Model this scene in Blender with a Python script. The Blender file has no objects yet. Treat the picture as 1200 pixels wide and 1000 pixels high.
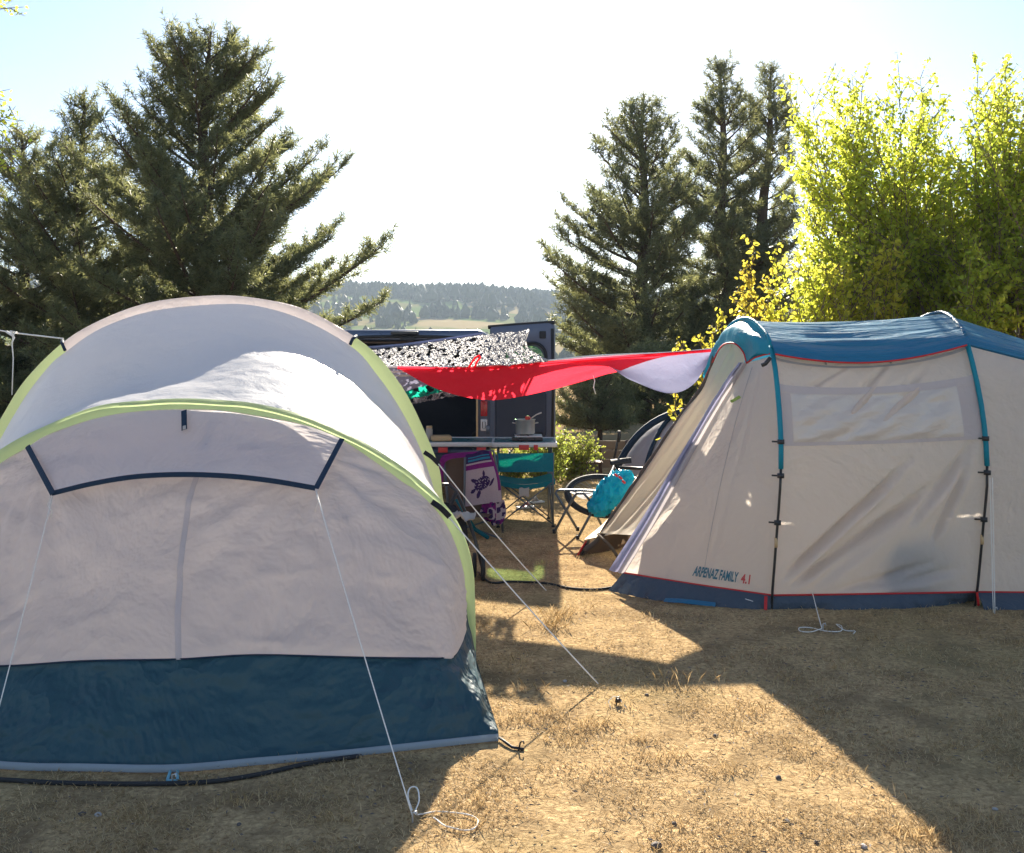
import bpy, bmesh, math, random
import numpy as np
from mathutils import Vector, Matrix, Euler, noise as mn
random.seed(7); rng = np.random.default_rng(11)
sc = bpy.context.scene
COL = sc.collection
F = 1167.0; HY = 412.0; EYE = 1.6
SUN_EL = math.radians(23.5); SUN_AZ = math.radians(1.9)     # azimuth from +Y towards +X

# ------------------------------------------------------------------ helpers
def P(px, py, Y): return Vector(((px-600)/F*Y, Y, EYE-(py-HY)/F*Y))
def G(px, py):
    Y = EYE*F/(py-HY); return Vector(((px-600)/F*Y, Y, 0.0))
def lin(c): return c/12.92 if c <= .04045 else ((c+.055)/1.055)**2.4
def rgb(r, g, b): return (lin(r/255), lin(g/255), lin(b/255), 1)

def tag(o, label=None, cat=None, group=None, kind=None):
    if label: o['label'] = label
    if cat: o['category'] = cat
    if group: o['group'] = group
    if kind: o['kind'] = kind
    return o
def link(o, parent=None):
    COL.objects.link(o)
    if parent is not None:
        o.parent = parent
        o.matrix_parent_inverse = parent.matrix_basis.inverted()
    return o
def empty(name, loc, label, cat, group=None, rz=0):
    o = bpy.data.objects.new(name, None); o.location = loc; o.rotation_euler = (0, 0, rz)
    o.empty_display_size = .1
    COL.objects.link(o); tag(o, label, cat, group); return o
def build(name, V, Fc, mat, parent=None, smooth=True, mats=None, mi=None):
    me = bpy.data.meshes.new(name)
    me.from_pydata([tuple(v) for v in V], [], [tuple(f) for f in Fc])
    for m in (mats or [mat]): me.materials.append(m)
    if mi is not None: me.polygons.foreach_set('material_index', list(mi))
    if smooth: me.polygons.foreach_set('use_smooth', [True]*len(me.polygons))
    me.update()
    return link(bpy.data.objects.new(name, me), parent)
def build_np(name, V, n, mat, parent=None, mats=None, mi=None):
    """V: (k*n,3) vertices, faces are consecutive n-gons"""
    k = len(V)//n
    me = bpy.data.meshes.new(name)
    me.vertices.add(len(V)); me.vertices.foreach_set('co', np.asarray(V, dtype=np.float32).ravel())
    me.loops.add(k*n); me.loops.foreach_set('vertex_index', np.arange(k*n, dtype=np.int32))
    me.polygons.add(k); me.polygons.foreach_set('loop_start', np.arange(0, k*n, n, dtype=np.int32))
    for m in (mats or [mat]): me.materials.append(m)
    if mi is not None: me.polygons.foreach_set('material_index', np.asarray(mi, dtype=np.int32))
    me.update(calc_edges=True)
    return link(bpy.data.objects.new(name, me), parent)

class MB:
    def __init__(s): s.v = []; s.f = []; s.mi = []
    def add(s, V, Fc, m=0):
        o = len(s.v); s.v += [Vector(v) for v in V]
        s.f += [tuple(i+o for i in f) for f in Fc]; s.mi += [m]*len(Fc); return s
    def tube(s, pts, r, seg=8, caps=True, m=0, closed=False):
        pts = [Vector(p) for p in pts]; n = len(pts); rs = r if isinstance(r, (list, tuple)) else [r]*n
        V = []; prev = None
        for i, p in enumerate(pts):
            if closed: t = pts[(i+1) % n]-pts[i-1]
            else: t = pts[min(i+1, n-1)]-pts[max(i-1, 0)]
            t = t.normalized() if t.length > 1e-9 else Vector((0, 0, 1))
            if prev is None: a = t.orthogonal().normalized()
            else:
                a = prev-t*prev.dot(t); a = a.normalized() if a.length > 1e-6 else t.orthogonal().normalized()
            prev = a; b = t.cross(a)
            for k in range(seg):
                an = 2*math.pi*k/seg; V.append(p+(a*math.cos(an)+b*math.sin(an))*rs[i])
        Fc = []
        for i in range(n if closed else n-1):
            j = (i+1) % n
            for k in range(seg):
                k2 = (k+1) % seg; Fc.append((i*seg+k, i*seg+k2, j*seg+k2, j*seg+k))
        if caps and not closed:
            Fc.append(tuple(range(seg-1, -1, -1))); Fc.append(tuple(range((n-1)*seg, n*seg)))
        return s.add(V, Fc, m)
    def box(s, c, d, rot=None, bev=0.0, m=0):
        bm = bmesh.new(); bmesh.ops.create_cube(bm, size=1)
        for v in bm.verts: v.co = Vector((v.co.x*d[0], v.co.y*d[1], v.co.z*d[2]))
        if bev: bmesh.ops.bevel(bm, geom=bm.edges[:], offset=bev, segments=2, affect='EDGES', profile=.6)
        M = (rot.to_matrix() if isinstance(rot, Euler) else rot) if rot else Matrix.Identity(3)
        bm.verts.index_update()
        V = [M @ v.co+Vector(c) for v in bm.verts]; Fc = [[v.index for v in f.verts] for f in bm.faces]; bm.free()
        return s.add(V, Fc, m)
    def lathe(s, c, prof, seg=24, axis='Z', m=0):
        V = []; Fc = []; n = len(prof)
        for k in range(seg):
            a = 2*math.pi*k/seg
            for r, z in prof:
                q = (r*math.cos(a), r*math.sin(a), z)
                if axis == 'X': q = (q[2], q[0], q[1])
                if axis == 'Y': q = (q[0], q[2], q[1])
                V.append(Vector(c)+Vector(q))
        for k in range(seg):
            k2 = (k+1) % seg
            for i in range(n-1): Fc.append((k*n+i, k2*n+i, k2*n+i+1, k*n+i+1))
        return s.add(V, Fc, m)
    def xf(s, M):
        s.v = [M @ v for v in s.v]; return s
    def build(s, name, mat, parent=None, smooth=True, mats=None):
        return build(name, s.v, s.f, mat, parent, smooth, mats, s.mi if mats else None)

def catmull(pts, n):
    """n points evenly spaced by arc length on a Catmull-Rom curve"""
    A = np.array([tuple(p) for p in pts], float)
    A = np.vstack([2*A[0]-A[1], A, 2*A[-1]-A[-2]])
    out = []
    for i in range(1, len(A)-2):
        p0, p1, p2, p3 = A[i-1:i+3]
        for t in np.linspace(0, 1, 14, endpoint=False):
            out.append(.5*((2*p1)+(-p0+p2)*t+(2*p0-5*p1+4*p2-p3)*t*t+(-p0+3*p1-3*p2+p3)*t**3))
    out.append(A[-2]); out = np.array(out)
    d = np.r_[0, np.cumsum(np.linalg.norm(np.diff(out, axis=0), axis=1))]
    s = np.linspace(0, d[-1], n)
    return np.stack([np.interp(s, d, out[:, k]) for k in range(3)], 1)
def lofting(curves, nu, nv, ts=None):
    C = np.array([catmull(c, nu) if len(c) > 2 else np.linspace(tuple(c[0]), tuple(c[-1]), nu) for c in curves])
    m = len(C); ts = ts if ts is not None else np.linspace(0, 1, m)
    if m == 2:
        w = np.linspace(0, 1, nv)[:, None, None]; return C[0]*(1-w)+C[1]*w
    E = np.concatenate([[2*C[0]-C[1]], C, [2*C[-1]-C[-2]]]); out = []
    for t in np.linspace(0, 1, nv):
        i = min(max(int(np.searchsorted(ts, t, side='right'))-1, 0), m-2)
        u = (t-ts[i])/(ts[i+1]-ts[i]); p0, p1, p2, p3 = E[i:i+4]
        out.append(.5*((2*p1)+(-p0+p2)*u+(2*p0-5*p1+4*p2-p3)*u*u+(-p0+3*p1-3*p2+p3)*u**3))
    return np.array(out)
def normals(S):
    du = np.gradient(S, axis=1); dv = np.gradient(S, axis=0); n = np.cross(du, dv)
    return n/(np.linalg.norm(n, axis=2, keepdims=True)+1e-9)
def fnoise(p, s, oct=4, rough=.55, off=0):
    v = 0; a = 1
    for k in range(oct):
        v += a*mn.noise(Vector((p[0]*s[0]+off, p[1]*s[1]+off*1.7, p[2]*s[2]))); a *= rough; s = (s[0]*2, s[1]*2, s[2]*2)
    return v
def sheet(name, S, mat, parent=None, disp=None, edge=.08, mats=None, mifn=None):
    nv, nu = S.shape[:2]
    if disp:
        N = normals(S); D = np.zeros((nv, nu))
        for i in range(nv):
            for j in range(nu):
                u = j/(nu-1); v = i/(nv-1)
                w = min(1, min(u, 1-u)/edge, min(v, 1-v)/edge) if edge else 1
                D[i, j] = disp(S[i, j], u, v)*w
        S = S+N*D[..., None]
    V = S.reshape(-1, 3); Fc = []; mi = []
    for i in range(nv-1):
        for j in range(nu-1):
            Fc.append((i*nu+j, i*nu+j+1, (i+1)*nu+j+1, (i+1)*nu+j))
            if mifn: mi.append(mifn((j+.5)/(nu-1), (i+.5)/(nv-1)))
    me = build(name, V, Fc, mat, parent, True, mats, mi if mifn else None)
    # UV = (u, v)
    uv = me.data.uv_layers.new(name='UVMap'); k = 0
    co = np.zeros((len(me.data.loops), 2), np.float32)
    vi = np.zeros(len(me.data.loops), np.int32); me.data.loops.foreach_get('vertex_index', vi)
    co[:, 0] = (vi % nu)/(nu-1); co[:, 1] = (vi//nu)/(nv-1); uv.data.foreach_set('uv', co.ravel())
    return me

# ------------------------------------------------------------------ materials
def newmat(name):
    m = bpy.data.materials.new(name); m.use_nodes = True; nt = m.node_tree; nt.nodes.clear(); return m, nt
def N(nt, t, **kw):
    n = nt.nodes.new(t)
    for k, v in kw.items():
        if k in n.inputs: n.inputs[k].default_value = v
        else: setattr(n, k, v)
    return n
def mixcol(nt, fac, a, b):
    n = nt.nodes.new('ShaderNodeMix'); n.data_type = 'RGBA'
    if hasattr(fac, 'links') or isinstance(fac, bpy.types.NodeSocket): nt.links.new(fac, n.inputs[0])
    else: n.inputs[0].default_value = fac
    for i, c in ((6, a), (7, b)):
        if isinstance(c, bpy.types.NodeSocket): nt.links.new(c, n.inputs[i])
        else: n.inputs[i].default_value = c
    return n.outputs[2]
def noise_node(nt, scale, detail=4, rough=.55, coord='Object', stretch=(1, 1, 1), dist=0):
    tc = N(nt, 'ShaderNodeTexCoord'); mp = N(nt, 'ShaderNodeMapping'); mp.inputs['Scale'].default_value = stretch
    nt.links.new(tc.outputs[coord], mp.inputs[0])
    n = N(nt, 'ShaderNodeTexNoise'); n.inputs['Scale'].default_value = scale; n.inputs['Detail'].default_value = detail
    n.inputs['Roughness'].default_value = rough; n.inputs['Distortion'].default_value = dist
    nt.links.new(mp.outputs[0], n.inputs['Vector']); return n.outputs['Fac']
def ramp(nt, fac, lo, hi, a=0, b=1):
    n = N(nt, 'ShaderNodeMapRange'); n.inputs[1].default_value = lo; n.inputs[2].default_value = hi
    n.inputs[3].default_value = a; n.inputs[4].default_value = b; nt.links.new(fac, n.inputs[0]); return n.outputs[0]
def fabric(name, c, trans=.3, rough=.6, bump=.25, wr=9, tc=None, var=.12, stretch=(1, 1, 1), weave=True, spec=.25, bdist=.01, crease=.6):
    m, nt = newmat(name); L = nt.links
    n1 = noise_node(nt, 1.7, 3, .6); n2 = noise_node(nt, wr, 6, .62, stretch=stretch, dist=.3)
    dark = tuple(x*(1-var) for x in c[:3])+(1,); lite = tuple(min(1, x*(1+var)) for x in c[:3])+(1,)
    col = mixcol(nt, n1, dark, lite)
    pb = N(nt, 'ShaderNodeBsdfPrincipled'); pb.inputs['Roughness'].default_value = rough
    pb.inputs['Specular IOR Level'].default_value = spec; L.new(col, pb.inputs['Base Color'])
    n3 = noise_node(nt, wr*.42, 5, .55, stretch=stretch, dist=.35)
    def mth(op, a, b2=None):
        q = N(nt, 'ShaderNodeMath', operation=op); L.new(a, q.inputs[0])
        if b2 is not None:
            if isinstance(b2, bpy.types.NodeSocket): L.new(b2, q.inputs[1])
            else: q.inputs[1].default_value = b2
        return q.outputs[0]
    rid = mth('POWER', mth('SUBTRACT', mth('ABSOLUTE', mth('SUBTRACT', n3, .5)), -1.0), 6.0)   # ridged: sharp valleys
    n2 = mth('ADD', mth('MULTIPLY', n2, .7), mth('MULTIPLY', rid, -crease))
    b = N(nt, 'ShaderNodeBump'); b.inputs['Strength'].default_value = bump; b.inputs['Distance'].default_value = bdist
    L.new(n2, b.inputs['Height']); L.new(b.outputs[0], pb.inputs['Normal'])
    out = N(nt, 'ShaderNodeOutputMaterial')
    if trans > 0:
        tr = N(nt, 'ShaderNodeBsdfTranslucent'); L.new(b.outputs[0], tr.inputs['Normal'])
        if tc is None: L.new(col, tr.inputs['Color'])
        else: tr.inputs['Color'].default_value = tc
        mx = N(nt, 'ShaderNodeMixShader'); mx.inputs[0].default_value = trans
        L.new(pb.outputs[0], mx.inputs[1]); L.new(tr.outputs[0], mx.inputs[2]); L.new(mx.outputs[0], out.inputs[0])
    else: L.new(pb.outputs[0], out.inputs[0])
    return m
def solid(name, c, rough=.5, metal=0, bump=.1, wr=30, var=.1, spec=.5, coat=0, stretch=(1, 1, 1), trans=0):
    m, nt = newmat(name); L = nt.links
    n1 = noise_node(nt, wr, 5, .6, stretch=stretch)
    col = mixcol(nt, n1, tuple(x*(1-var) for x in c[:3])+(1,), tuple(min(1, x*(1+var)) for x in c[:3])+(1,))
    pb = N(nt, 'ShaderNodeBsdfPrincipled'); L.new(col, pb.inputs['Base Color'])
    pb.inputs['Roughness'].default_value = rough; pb.inputs['Metallic'].default_value = metal
    pb.inputs['Specular IOR Level'].default_value = spec; pb.inputs['Coat Weight'].default_value = coat
    pb.inputs['Transmission Weight'].default_value = trans
    L.new(ramp(nt, n1, .3, .7, max(0, rough-.08), min(1, rough+.12)), pb.inputs['Roughness'])
    b = N(nt, 'ShaderNodeBump'); b.inputs['Strength'].default_value = bump; b.inputs['Distance'].default_value = .003
    L.new(n1, b.inputs['Height']); L.new(b.outputs[0], pb.inputs['Normal'])
    out = N(nt, 'ShaderNodeOutputMaterial'); L.new(pb.outputs[0], out.inputs[0]); return m
def leafmat(name, a, b, tr=.5, tcol=None, scale=1.3, rough=.5):
    m, nt = newmat(name); L = nt.links
    g = N(nt, 'ShaderNodeNewGeometry'); n1 = noise_node(nt, scale, 3, .6)
    f = N(nt, 'ShaderNodeMath', operation='MULTIPLY'); L.new(g.outputs['Random Per Island'], f.inputs[0]); f.inputs[1].default_value = .7
    f2 = N(nt, 'ShaderNodeMath', operation='MULTIPLY_ADD'); L.new(ramp(nt, n1, .3, .7), f2.inputs[0]); f2.inputs[1].default_value = .5
    L.new(f.outputs[0], f2.inputs[2])
    col = mixcol(nt, f2.outputs[0], a, b)
    pb = N(nt, 'ShaderNodeBsdfPrincipled'); L.new(col, pb.inputs['Base Color']); pb.inputs['Roughness'].default_value = rough
    pb.inputs['Specular IOR Level'].default_value = .3
    t = N(nt, 'ShaderNodeBsdfTranslucent')
    if tcol: L.new(mixcol(nt, f2.outputs[0], tcol[0], tcol[1]), t.inputs[0])
    else: L.new(col, t.inputs[0])
    mx = N(nt, 'ShaderNodeMixShader'); mx.inputs[0].default_value = tr
    L.new(pb.outputs[0], mx.inputs[1]); L.new(t.outputs[0], mx.inputs[2])
    out = N(nt, 'ShaderNodeOutputMaterial'); L.new(mx.outputs[0], out.inputs[0]); return m

M = {}
M['grey'] = fabric('grey_tent_fabric', (.76, .71, .72, 1), .58, .45, .42, 3.5, tc=(.94, .88, .86, 1), var=.06, bdist=.03, crease=1.1)
M['greyroof'] = fabric('silver_grey_roof_fabric', (.74, .73, .74, 1), .32, .42, .55, 8, tc=(.7, .72, .78, 1), var=.04, spec=.4, crease=.35)
M['green'] = fabric('lime_strip_fabric', (.58, .76, .36, 1), .5, .6, .2, 14, tc=(.74, .90, .46, 1), var=.06)
M['navy'] = fabric('navy_groundsheet', (.019, .066, .090, 1), .12, .5, .45, 3.2, tc=(.03, .16, .24, 1), var=.2, spec=.45, bdist=.07, crease=1.5)
M['navytrim'] = fabric('navy_trim', (.012, .03, .06, 1), 0, .7, .2, 60)
M['hem'] = fabric('pale_blue_hem', (.28, .32, .35, 1), .1, .6, .2, 40)
M['wall'] = fabric('warm_grey_tent_fabric', (.72, .64, .60, 1), .52, .5, .6, 4, tc=(.93, .83, .74, 1), var=.05, bdist=.025)
M['cream'] = fabric('cream_inner_fabric', (.74, .68, .56, 1), .72, .6, .3, 6, tc=(.97, .91, .76, 1), var=.04)
M['band'] = fabric('grey_seam_band', (.50, .47, .49, 1), .35, .6, .2, 20)
M['bluero'] = fabric('petrol_blue_roof', (.012, .16, .30, 1), .22, .42, .9, 5, tc=(.02, .25, .42, 1), var=.1, stretch=(.35, 2.2, 2.2), spec=.5, bdist=.03)
M['teal'] = fabric('turquoise_fabric', (.015, .30, .42, 1), .35, .5, .4, 12, tc=(.02, .45, .6, 1), var=.1)
M['mud'] = fabric('slate_mud_flap', (.065, .085, .115, 1), .08, .6, .7, 9, var=.2, bdist=.02)
M['brownmud'] = fabric('brown_mud_flap', (.16, .11, .07, 1), .3, .7, .4, 12)
M['taupe'] = fabric('taupe_edge_band', (.12, .095, .075, 1), .12, .7, .3, 16)
M['redtrim'] = fabric('red_piping', (.55, .03, .03, 1), 0, .6, .1, 50)
M['redcloth'] = fabric('red_cloth', (.88, .02, .045, 1), .48, .7, .7, 9, tc=(1, .045, .08, 1), var=.08, spec=.1)
M['lilac'] = fabric('lilac_cloth', (.34, .35, .50, 1), .28, .7, .5, 8, tc=(.38, .38, .55, 1), var=.06)
M['plum'] = fabric('plum_towel', (.20, .02, .17, 1), .15, .95, .5, 60, var=.15, spec=.05)
M['paletowel'] = fabric('pale_lilac_towel', (.50, .40, .44, 1), .25, .95, .5, 60, var=.1, spec=.05)
M['inktowel'] = fabric('ink_towel', (.045, .022, .09, 1), .1, .95, .5, 60, spec=.05)
M['cyantowel'] = fabric('cyan_towel', (.03, .20, .32, 1), .1, .95, .5, 60, spec=.05)
M['chairteal'] = fabric('teal_canvas', (.008, .14, .19, 1), .25, .8, .4, 60, tc=(.01, .3, .35, 1), var=.1)
M['brownfab'] = fabric('brown_canvas', (.15, .10, .075, 1), .15, .9, .3, 60)
M['blackfab'] = fabric('black_canvas', (.015, .016, .022, 1), 0, .8, .4, 30, var=.3)
M['whitefab'] = fabric('white_cotton', (.45, .42, .40, 1), .12, .8, .5, 25)
M['rope'] = solid('pale_rope', (.85, .82, .76, 1), .8, wr=150, bump=.4)
M['darkrope'] = solid('black_cord', (.02, .02, .025, 1), .7)
M['blacktube'] = solid('black_pole', (.02, .02, .022, 1), .35)
M['alu'] = solid('brushed_aluminium', (.60, .60, .60, 1), .45, .35, wr=50)
M['greytube'] = solid('grey_painted_tube', (.10, .12, .14, 1), .4, .3)
M['steel'] = solid('stainless_steel', (.62, .57, .52, 1), .38, .8, wr=20)
M['vanpaint'] = solid('slate_van_paint', (.08, .105, .16, 1), .3, .3, coat=.6, wr=6, bump=.02)
M['vantrim'] = solid('van_door_lining', (.026, .034, .060, 1), .55, wr=12, bump=.2)
M['vaninner'] = solid('van_inner_metal', (.10, .12, .175, 1), .45, wr=10)
M['liner'] = solid('brown_headliner', (.10, .07, .055, 1), .9, wr=40)
M['rubber'] = solid('black_rubber', (.02, .02, .022, 1), .75, wr=60)
M['redlens'] = solid('red_lens', (.45, .015, .02, 1), .2, coat=.5)
M['whitelens'] = solid('clear_lens', (.6, .6, .62, 1), .2, coat=.5)
M['wood'] = solid('weathered_wood', (.17, .12, .10, 1), .8, wr=14, var=.35, bump=.4, stretch=(6, 6, .6))
M['tanwood'] = solid('tan_wood', (.34, .22, .13, 1), .8, wr=14, var=.25, bump=.4, stretch=(.6, 6, 6))
M['board'] = solid('chopping_board_wood', (.55, .38, .20, 1), .6, wr=12, var=.15, stretch=(1, 8, 8))
M['tabletop'] = solid('blue_green_table_top', (.03, .15, .18, 1), .3, wr=10)
M['red'] = solid('red_plastic', (.55, .03, .03, 1), .4)
M['whitepl'] = solid('white_plastic', (.7, .7, .68, 1), .4)
M['stone'] = solid('grey_stone', (.12, .10, .09, 1), .9, wr=30, var=.4, bump=.8)
M['limegreen'] = fabric('lime_mat_border', (.40, .62, .17, 1), .1, .9, .8, 60, var=.2, bdist=.02)
M['matin'] = fabric('purple_brown_mat', (.10, .06, .07, 1), 0, .95, .6, 40, var=.3)
M['bluepeg'] = fabric('pale_blue_webbing', (.25, .55, .65, 1), .2, .6, .2, 40)
M['bark'] = solid('pine_bark', (.085, .055, .042, 1), .9, wr=16, var=.45, bump=.9, stretch=(3, 3, .7))
M['bark2'] = solid('grey_bark', (.17, .12, .085, 1), .9, wr=20, var=.35, bump=.7, stretch=(3, 3, .7))
M['needle'] = leafmat('pine_needles', (.055, .078, .050, 1), (.155, .17, .08, 1), .38, ((.13, .17, .08, 1), (.42, .42, .17, 1)), 1.1)
M['leaf'] = leafmat('backlit_leaves', (.15, .21, .035, 1), (.30, .34, .06, 1), .68, ((.36, .52, .05, 1), (.76, .76, .10, 1)), .9)
M['yleaf'] = leafmat('yellow_leaves', (.18, .16, .02, 1), (.35, .27, .03, 1), .55, ((.50, .52, .06, 1), (.82, .66, .09, 1)), 1.5)
M['leaf2'] = leafmat('gold_green_leaves', (.20, .22, .03, 1), (.36, .33, .05, 1), .65, ((.50, .60, .06, 1), (.86, .78, .10, 1)), 1.2)
M['bush'] = leafmat('shrub_leaves', (.05, .08, .015, 1), (.14, .17, .035, 1), .5, ((.25, .36, .05, 1), (.5, .52, .1, 1)), 2)
M['straw'] = leafmat('dry_straw', (.40, .28, .13, 1), (.80, .61, .35, 1), .25, None, 1.5, .7)
M['farwood'] = leafmat('distant_foliage', (.020, .034, .022, 1), (.085, .105, .045, 1), .25, ((.05, .08, .02, 1), (.14, .17, .04, 1)), .01)

M['border'] = fabric('window_border_fabric', (.64, .59, .60, 1), .42, .6, .2, 20)
M['seamgrey'] = fabric('seam_tape', (.71, .665, .67, 1), .52, .6, .2, 20)
M['door'] = fabric('cream_door_fabric', (.78, .70, .56, 1), .55, .6, .3, 6, tc=(.97, .88, .68, 1), var=.04)
# vinyl window: glossy, slightly see through
def vinyl(name, c, tr):
    m, nt = newmat(name); L = nt.links
    n2 = noise_node(nt, 7, 5, .6, stretch=(1, 1, 1.6), dist=1.0)
    b = N(nt, 'ShaderNodeBump'); b.inputs['Strength'].default_value = .5; b.inputs['Distance'].default_value = .02; L.new(n2, b.inputs['Height'])
    g = N(nt, 'ShaderNodeBsdfGlossy'); g.inputs['Roughness'].default_value = .25; L.new(b.outputs[0], g.inputs['Normal'])
    d = N(nt, 'ShaderNodeBsdfPrincipled'); d.inputs['Base Color'].default_value = c; d.inputs['Roughness'].default_value = .3
    t = N(nt, 'ShaderNodeBsdfTranslucent'); t.inputs[0].default_value = (.8, .74, .66, 1); L.new(b.outputs[0], t.inputs['Normal'])
    m1 = N(nt, 'ShaderNodeMixShader'); m1.inputs[0].default_value = tr; L.new(d.outputs[0], m1.inputs[1]); L.new(t.outputs[0], m1.inputs[2])
    m2 = N(nt, 'ShaderNodeMixShader'); m2.inputs[0].default_value = .09; L.new(m1.outputs[0], m2.inputs[1]); L.new(g.outputs[0], m2.inputs[2])
    o = N(nt, 'ShaderNodeOutputMaterial'); L.new(m2.outputs[0], o.inputs[0]); return m
M['vinyl'] = vinyl('clear_vinyl', (.70, .66, .64, 1), .55)
def glassmat(name, c):
    m, nt = newmat(name); L = nt.links
    g = N(nt, 'ShaderNodeBsdfGlossy'); g.inputs['Roughness'].default_value = .03
    t = N(nt, 'ShaderNodeBsdfTransparent'); t.inputs[0].default_value = c
    x = N(nt, 'ShaderNodeMixShader'); x.inputs[0].default_value = .12
    L.new(t.outputs[0], x.inputs[1]); L.new(g.outputs[0], x.inputs[2])
    o = N(nt, 'ShaderNodeOutputMaterial'); L.new(x.outputs[0], o.inputs[0]); return m
M['glass'] = glassmat('green_tinted_glass', (.32, .66, .34, 1))

def groundmat():
    m, nt = newmat('dry_ground'); L = nt.links
    tc = N(nt, 'ShaderNodeTexCoord')
    def nz(scale, det, rough, st=(1, 1, 1), dist=0):
        mp = N(nt, 'ShaderNodeMapping'); mp.inputs['Scale'].default_value = st; L.new(tc.outputs['Object'], mp.inputs[0])
        n = N(nt, 'ShaderNodeTexNoise'); n.inputs['Scale'].default_value = scale; n.inputs['Detail'].default_value = det
        n.inputs['Roughness'].default_value = rough; n.inputs['Distortion'].default_value = dist
        L.new(mp.outputs[0], n.inputs['Vector']); return n.outputs['Fac']
    fine = nz(38, 8, .72, (1, 1, 1), .8); mid = nz(3.2, 6, .65); big = nz(.6, 4, .6)
    c1 = mixcol(nt, ramp(nt, fine, .32, .68), (.20, .125, .062, 1), (.72, .52, .28, 1))
    c2 = mixcol(nt, ramp(nt, mid, .46, .64, 0, .7), c1, (.20, .14, .08, 1))
    c3 = mixcol(nt, ramp(nt, big, .5, .68, 0, .35), c2, (.27, .24, .11, 1))
    # distant fields: patches of stubble and grass
    far = nz(.011, 3, .5); far2 = nz(.03, 4, .55)
    fld = mixcol(nt, ramp(nt, far, .48, .52), (.34, .27, .15, 1), (.13, .18, .06, 1))
    fld = mixcol(nt, ramp(nt, far2, .5, .6, 0, .7), fld, (.20, .17, .08, 1))
    sp = N(nt, 'ShaderNodeVectorMath', operation='LENGTH'); L.new(tc.outputs['Object'], sp.inputs[0])
    c4 = mixcol(nt, ramp(nt, sp.outputs['Value'], 13, 20, 0, .75), c3, mixcol(nt, ramp(nt, mid, .35, .65), (.27, .19, .105, 1), (.36, .27, .15, 1)))
    col = mixcol(nt, ramp(nt, sp.outputs['Value'], 60, 110), c4, fld)
    pb = N(nt, 'ShaderNodeBsdfPrincipled'); pb.inputs['Roughness'].default_value = .95; pb.inputs['Specular IOR Level'].default_value = 0
    L.new(col, pb.inputs['Base Color'])
    b = N(nt, 'ShaderNodeBump'); b.inputs['Strength'].default_value = .7; b.inputs['Distance'].default_value = .02
    ad = N(nt, 'ShaderNodeMath', operation='MULTIPLY_ADD'); L.new(mid, ad.inputs[0]); ad.inputs[1].default_value = 2.0; L.new(fine, ad.inputs[2])
    L.new(ad.outputs[0], b.inputs['Height']); L.new(b.outputs[0], pb.inputs['Normal'])
    o = N(nt, 'ShaderNodeOutputMaterial'); L.new(pb.outputs[0], o.inputs[0]); return m
M['ground'] = groundmat()

# ------------------------------------------------------------------ world, sun, camera
w = bpy.data.worlds.new('World'); sc.world = w; w.use_nodes = True; nt = w.node_tree; nt.nodes.clear()
sky = nt.nodes.new('ShaderNodeTexSky'); sky.sky_type = 'NISHITA'; sky.sun_disc = False
sky.sun_elevation = SUN_EL; sky.sun_rotation = SUN_AZ; sky.altitude = 1800; sky.air_density = .9; sky.dust_density = .9; sky.ozone_density = .6
bg = nt.nodes.new('ShaderNodeBackground'); bg.inputs['Strength'].default_value = .052
wo = nt.nodes.new('ShaderNodeOutputWorld'); nt.links.new(sky.outputs[0], bg.inputs[0]); nt.links.new(bg.outputs[0], wo.inputs[0])
ld = bpy.data.lights.new('sun', 'SUN'); ld.energy = 4.5; ld.angle = math.radians(.55); ld.color = (1, .90, .74)
lo = bpy.data.objects.new('sun', ld); COL.objects.link(lo)
sd = Vector((math.sin(SUN_AZ)*math.cos(SUN_EL), math.cos(SUN_AZ)*math.cos(SUN_EL), math.sin(SUN_EL)))
lo.rotation_euler = sd.to_track_quat('Z', 'Y').to_euler(); lo.location = sd*40
cd = bpy.data.cameras.new('camera'); cam = bpy.data.objects.new('camera', cd); COL.objects.link(cam)
cam.location = (0, 0, EYE); cam.rotation_euler = (math.pi/2, 0, 0); cd.sensor_width = 36; cd.lens = 36*F/1200
cd.shift_y = -(500-HY)/1200; cd.clip_end = 6000; cd.clip_start = .05; sc.camera = cam
sc.view_settings.view_transform = 'Standard'; sc.view_settings.look = 'None'; sc.view_settings.gamma = 1
sc.view_settings.exposure = 2.1
sc.cycles.max_bounces = 8; sc.cycles.transparent_max_bounces = 16; sc.cycles.volume_bounces = 0
sc.cycles.sample_clamp_indirect = 6; sc.cycles.use_denoising = True

# ------------------------------------------------------------------ ground and far hills
def terr(x, y):
    r = math.hypot(x, y)
    if r < 45: return 0.0
    az = math.atan2(x, y)
    t = min(1, (r-45)/120); z = -9*t*t*(3-2*t)
    s = max(0, min(1, (r-260)/(560))); z += s*s*(3-2*s)*(41+7*math.cos((az+.12)*3.2)-6*max(-1, min(1, az*4)))
    s2 = max(0, min(1, (r-230)/150)); z += 5*s2
    z += (mn.noise(Vector((x*.006, y*.006, 3)))*7+mn.noise(Vector((x*.02, y*.02, 5)))*2)*min(1, (r-45)/200)
    return z
rad = np.r_[0.01, np.geomspace(1.2, 1300, 120)]; na = 240
V = []; Fc = []
for r in rad:
    for k in range(na):
        a = 2*math.pi*k/na; x = r*math.sin(a); y = r*math.cos(a); V.append((x, y, terr(x, y)))
for i in range(len(rad)-1):
    for k in range(na):
        k2 = (k+1) % na; Fc.append((i*na+k, i*na+k2, (i+1)*na+k2, (i+1)*na+k))
g = build('ground', V, Fc, M['ground']); tag(g, kind='structure')

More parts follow.
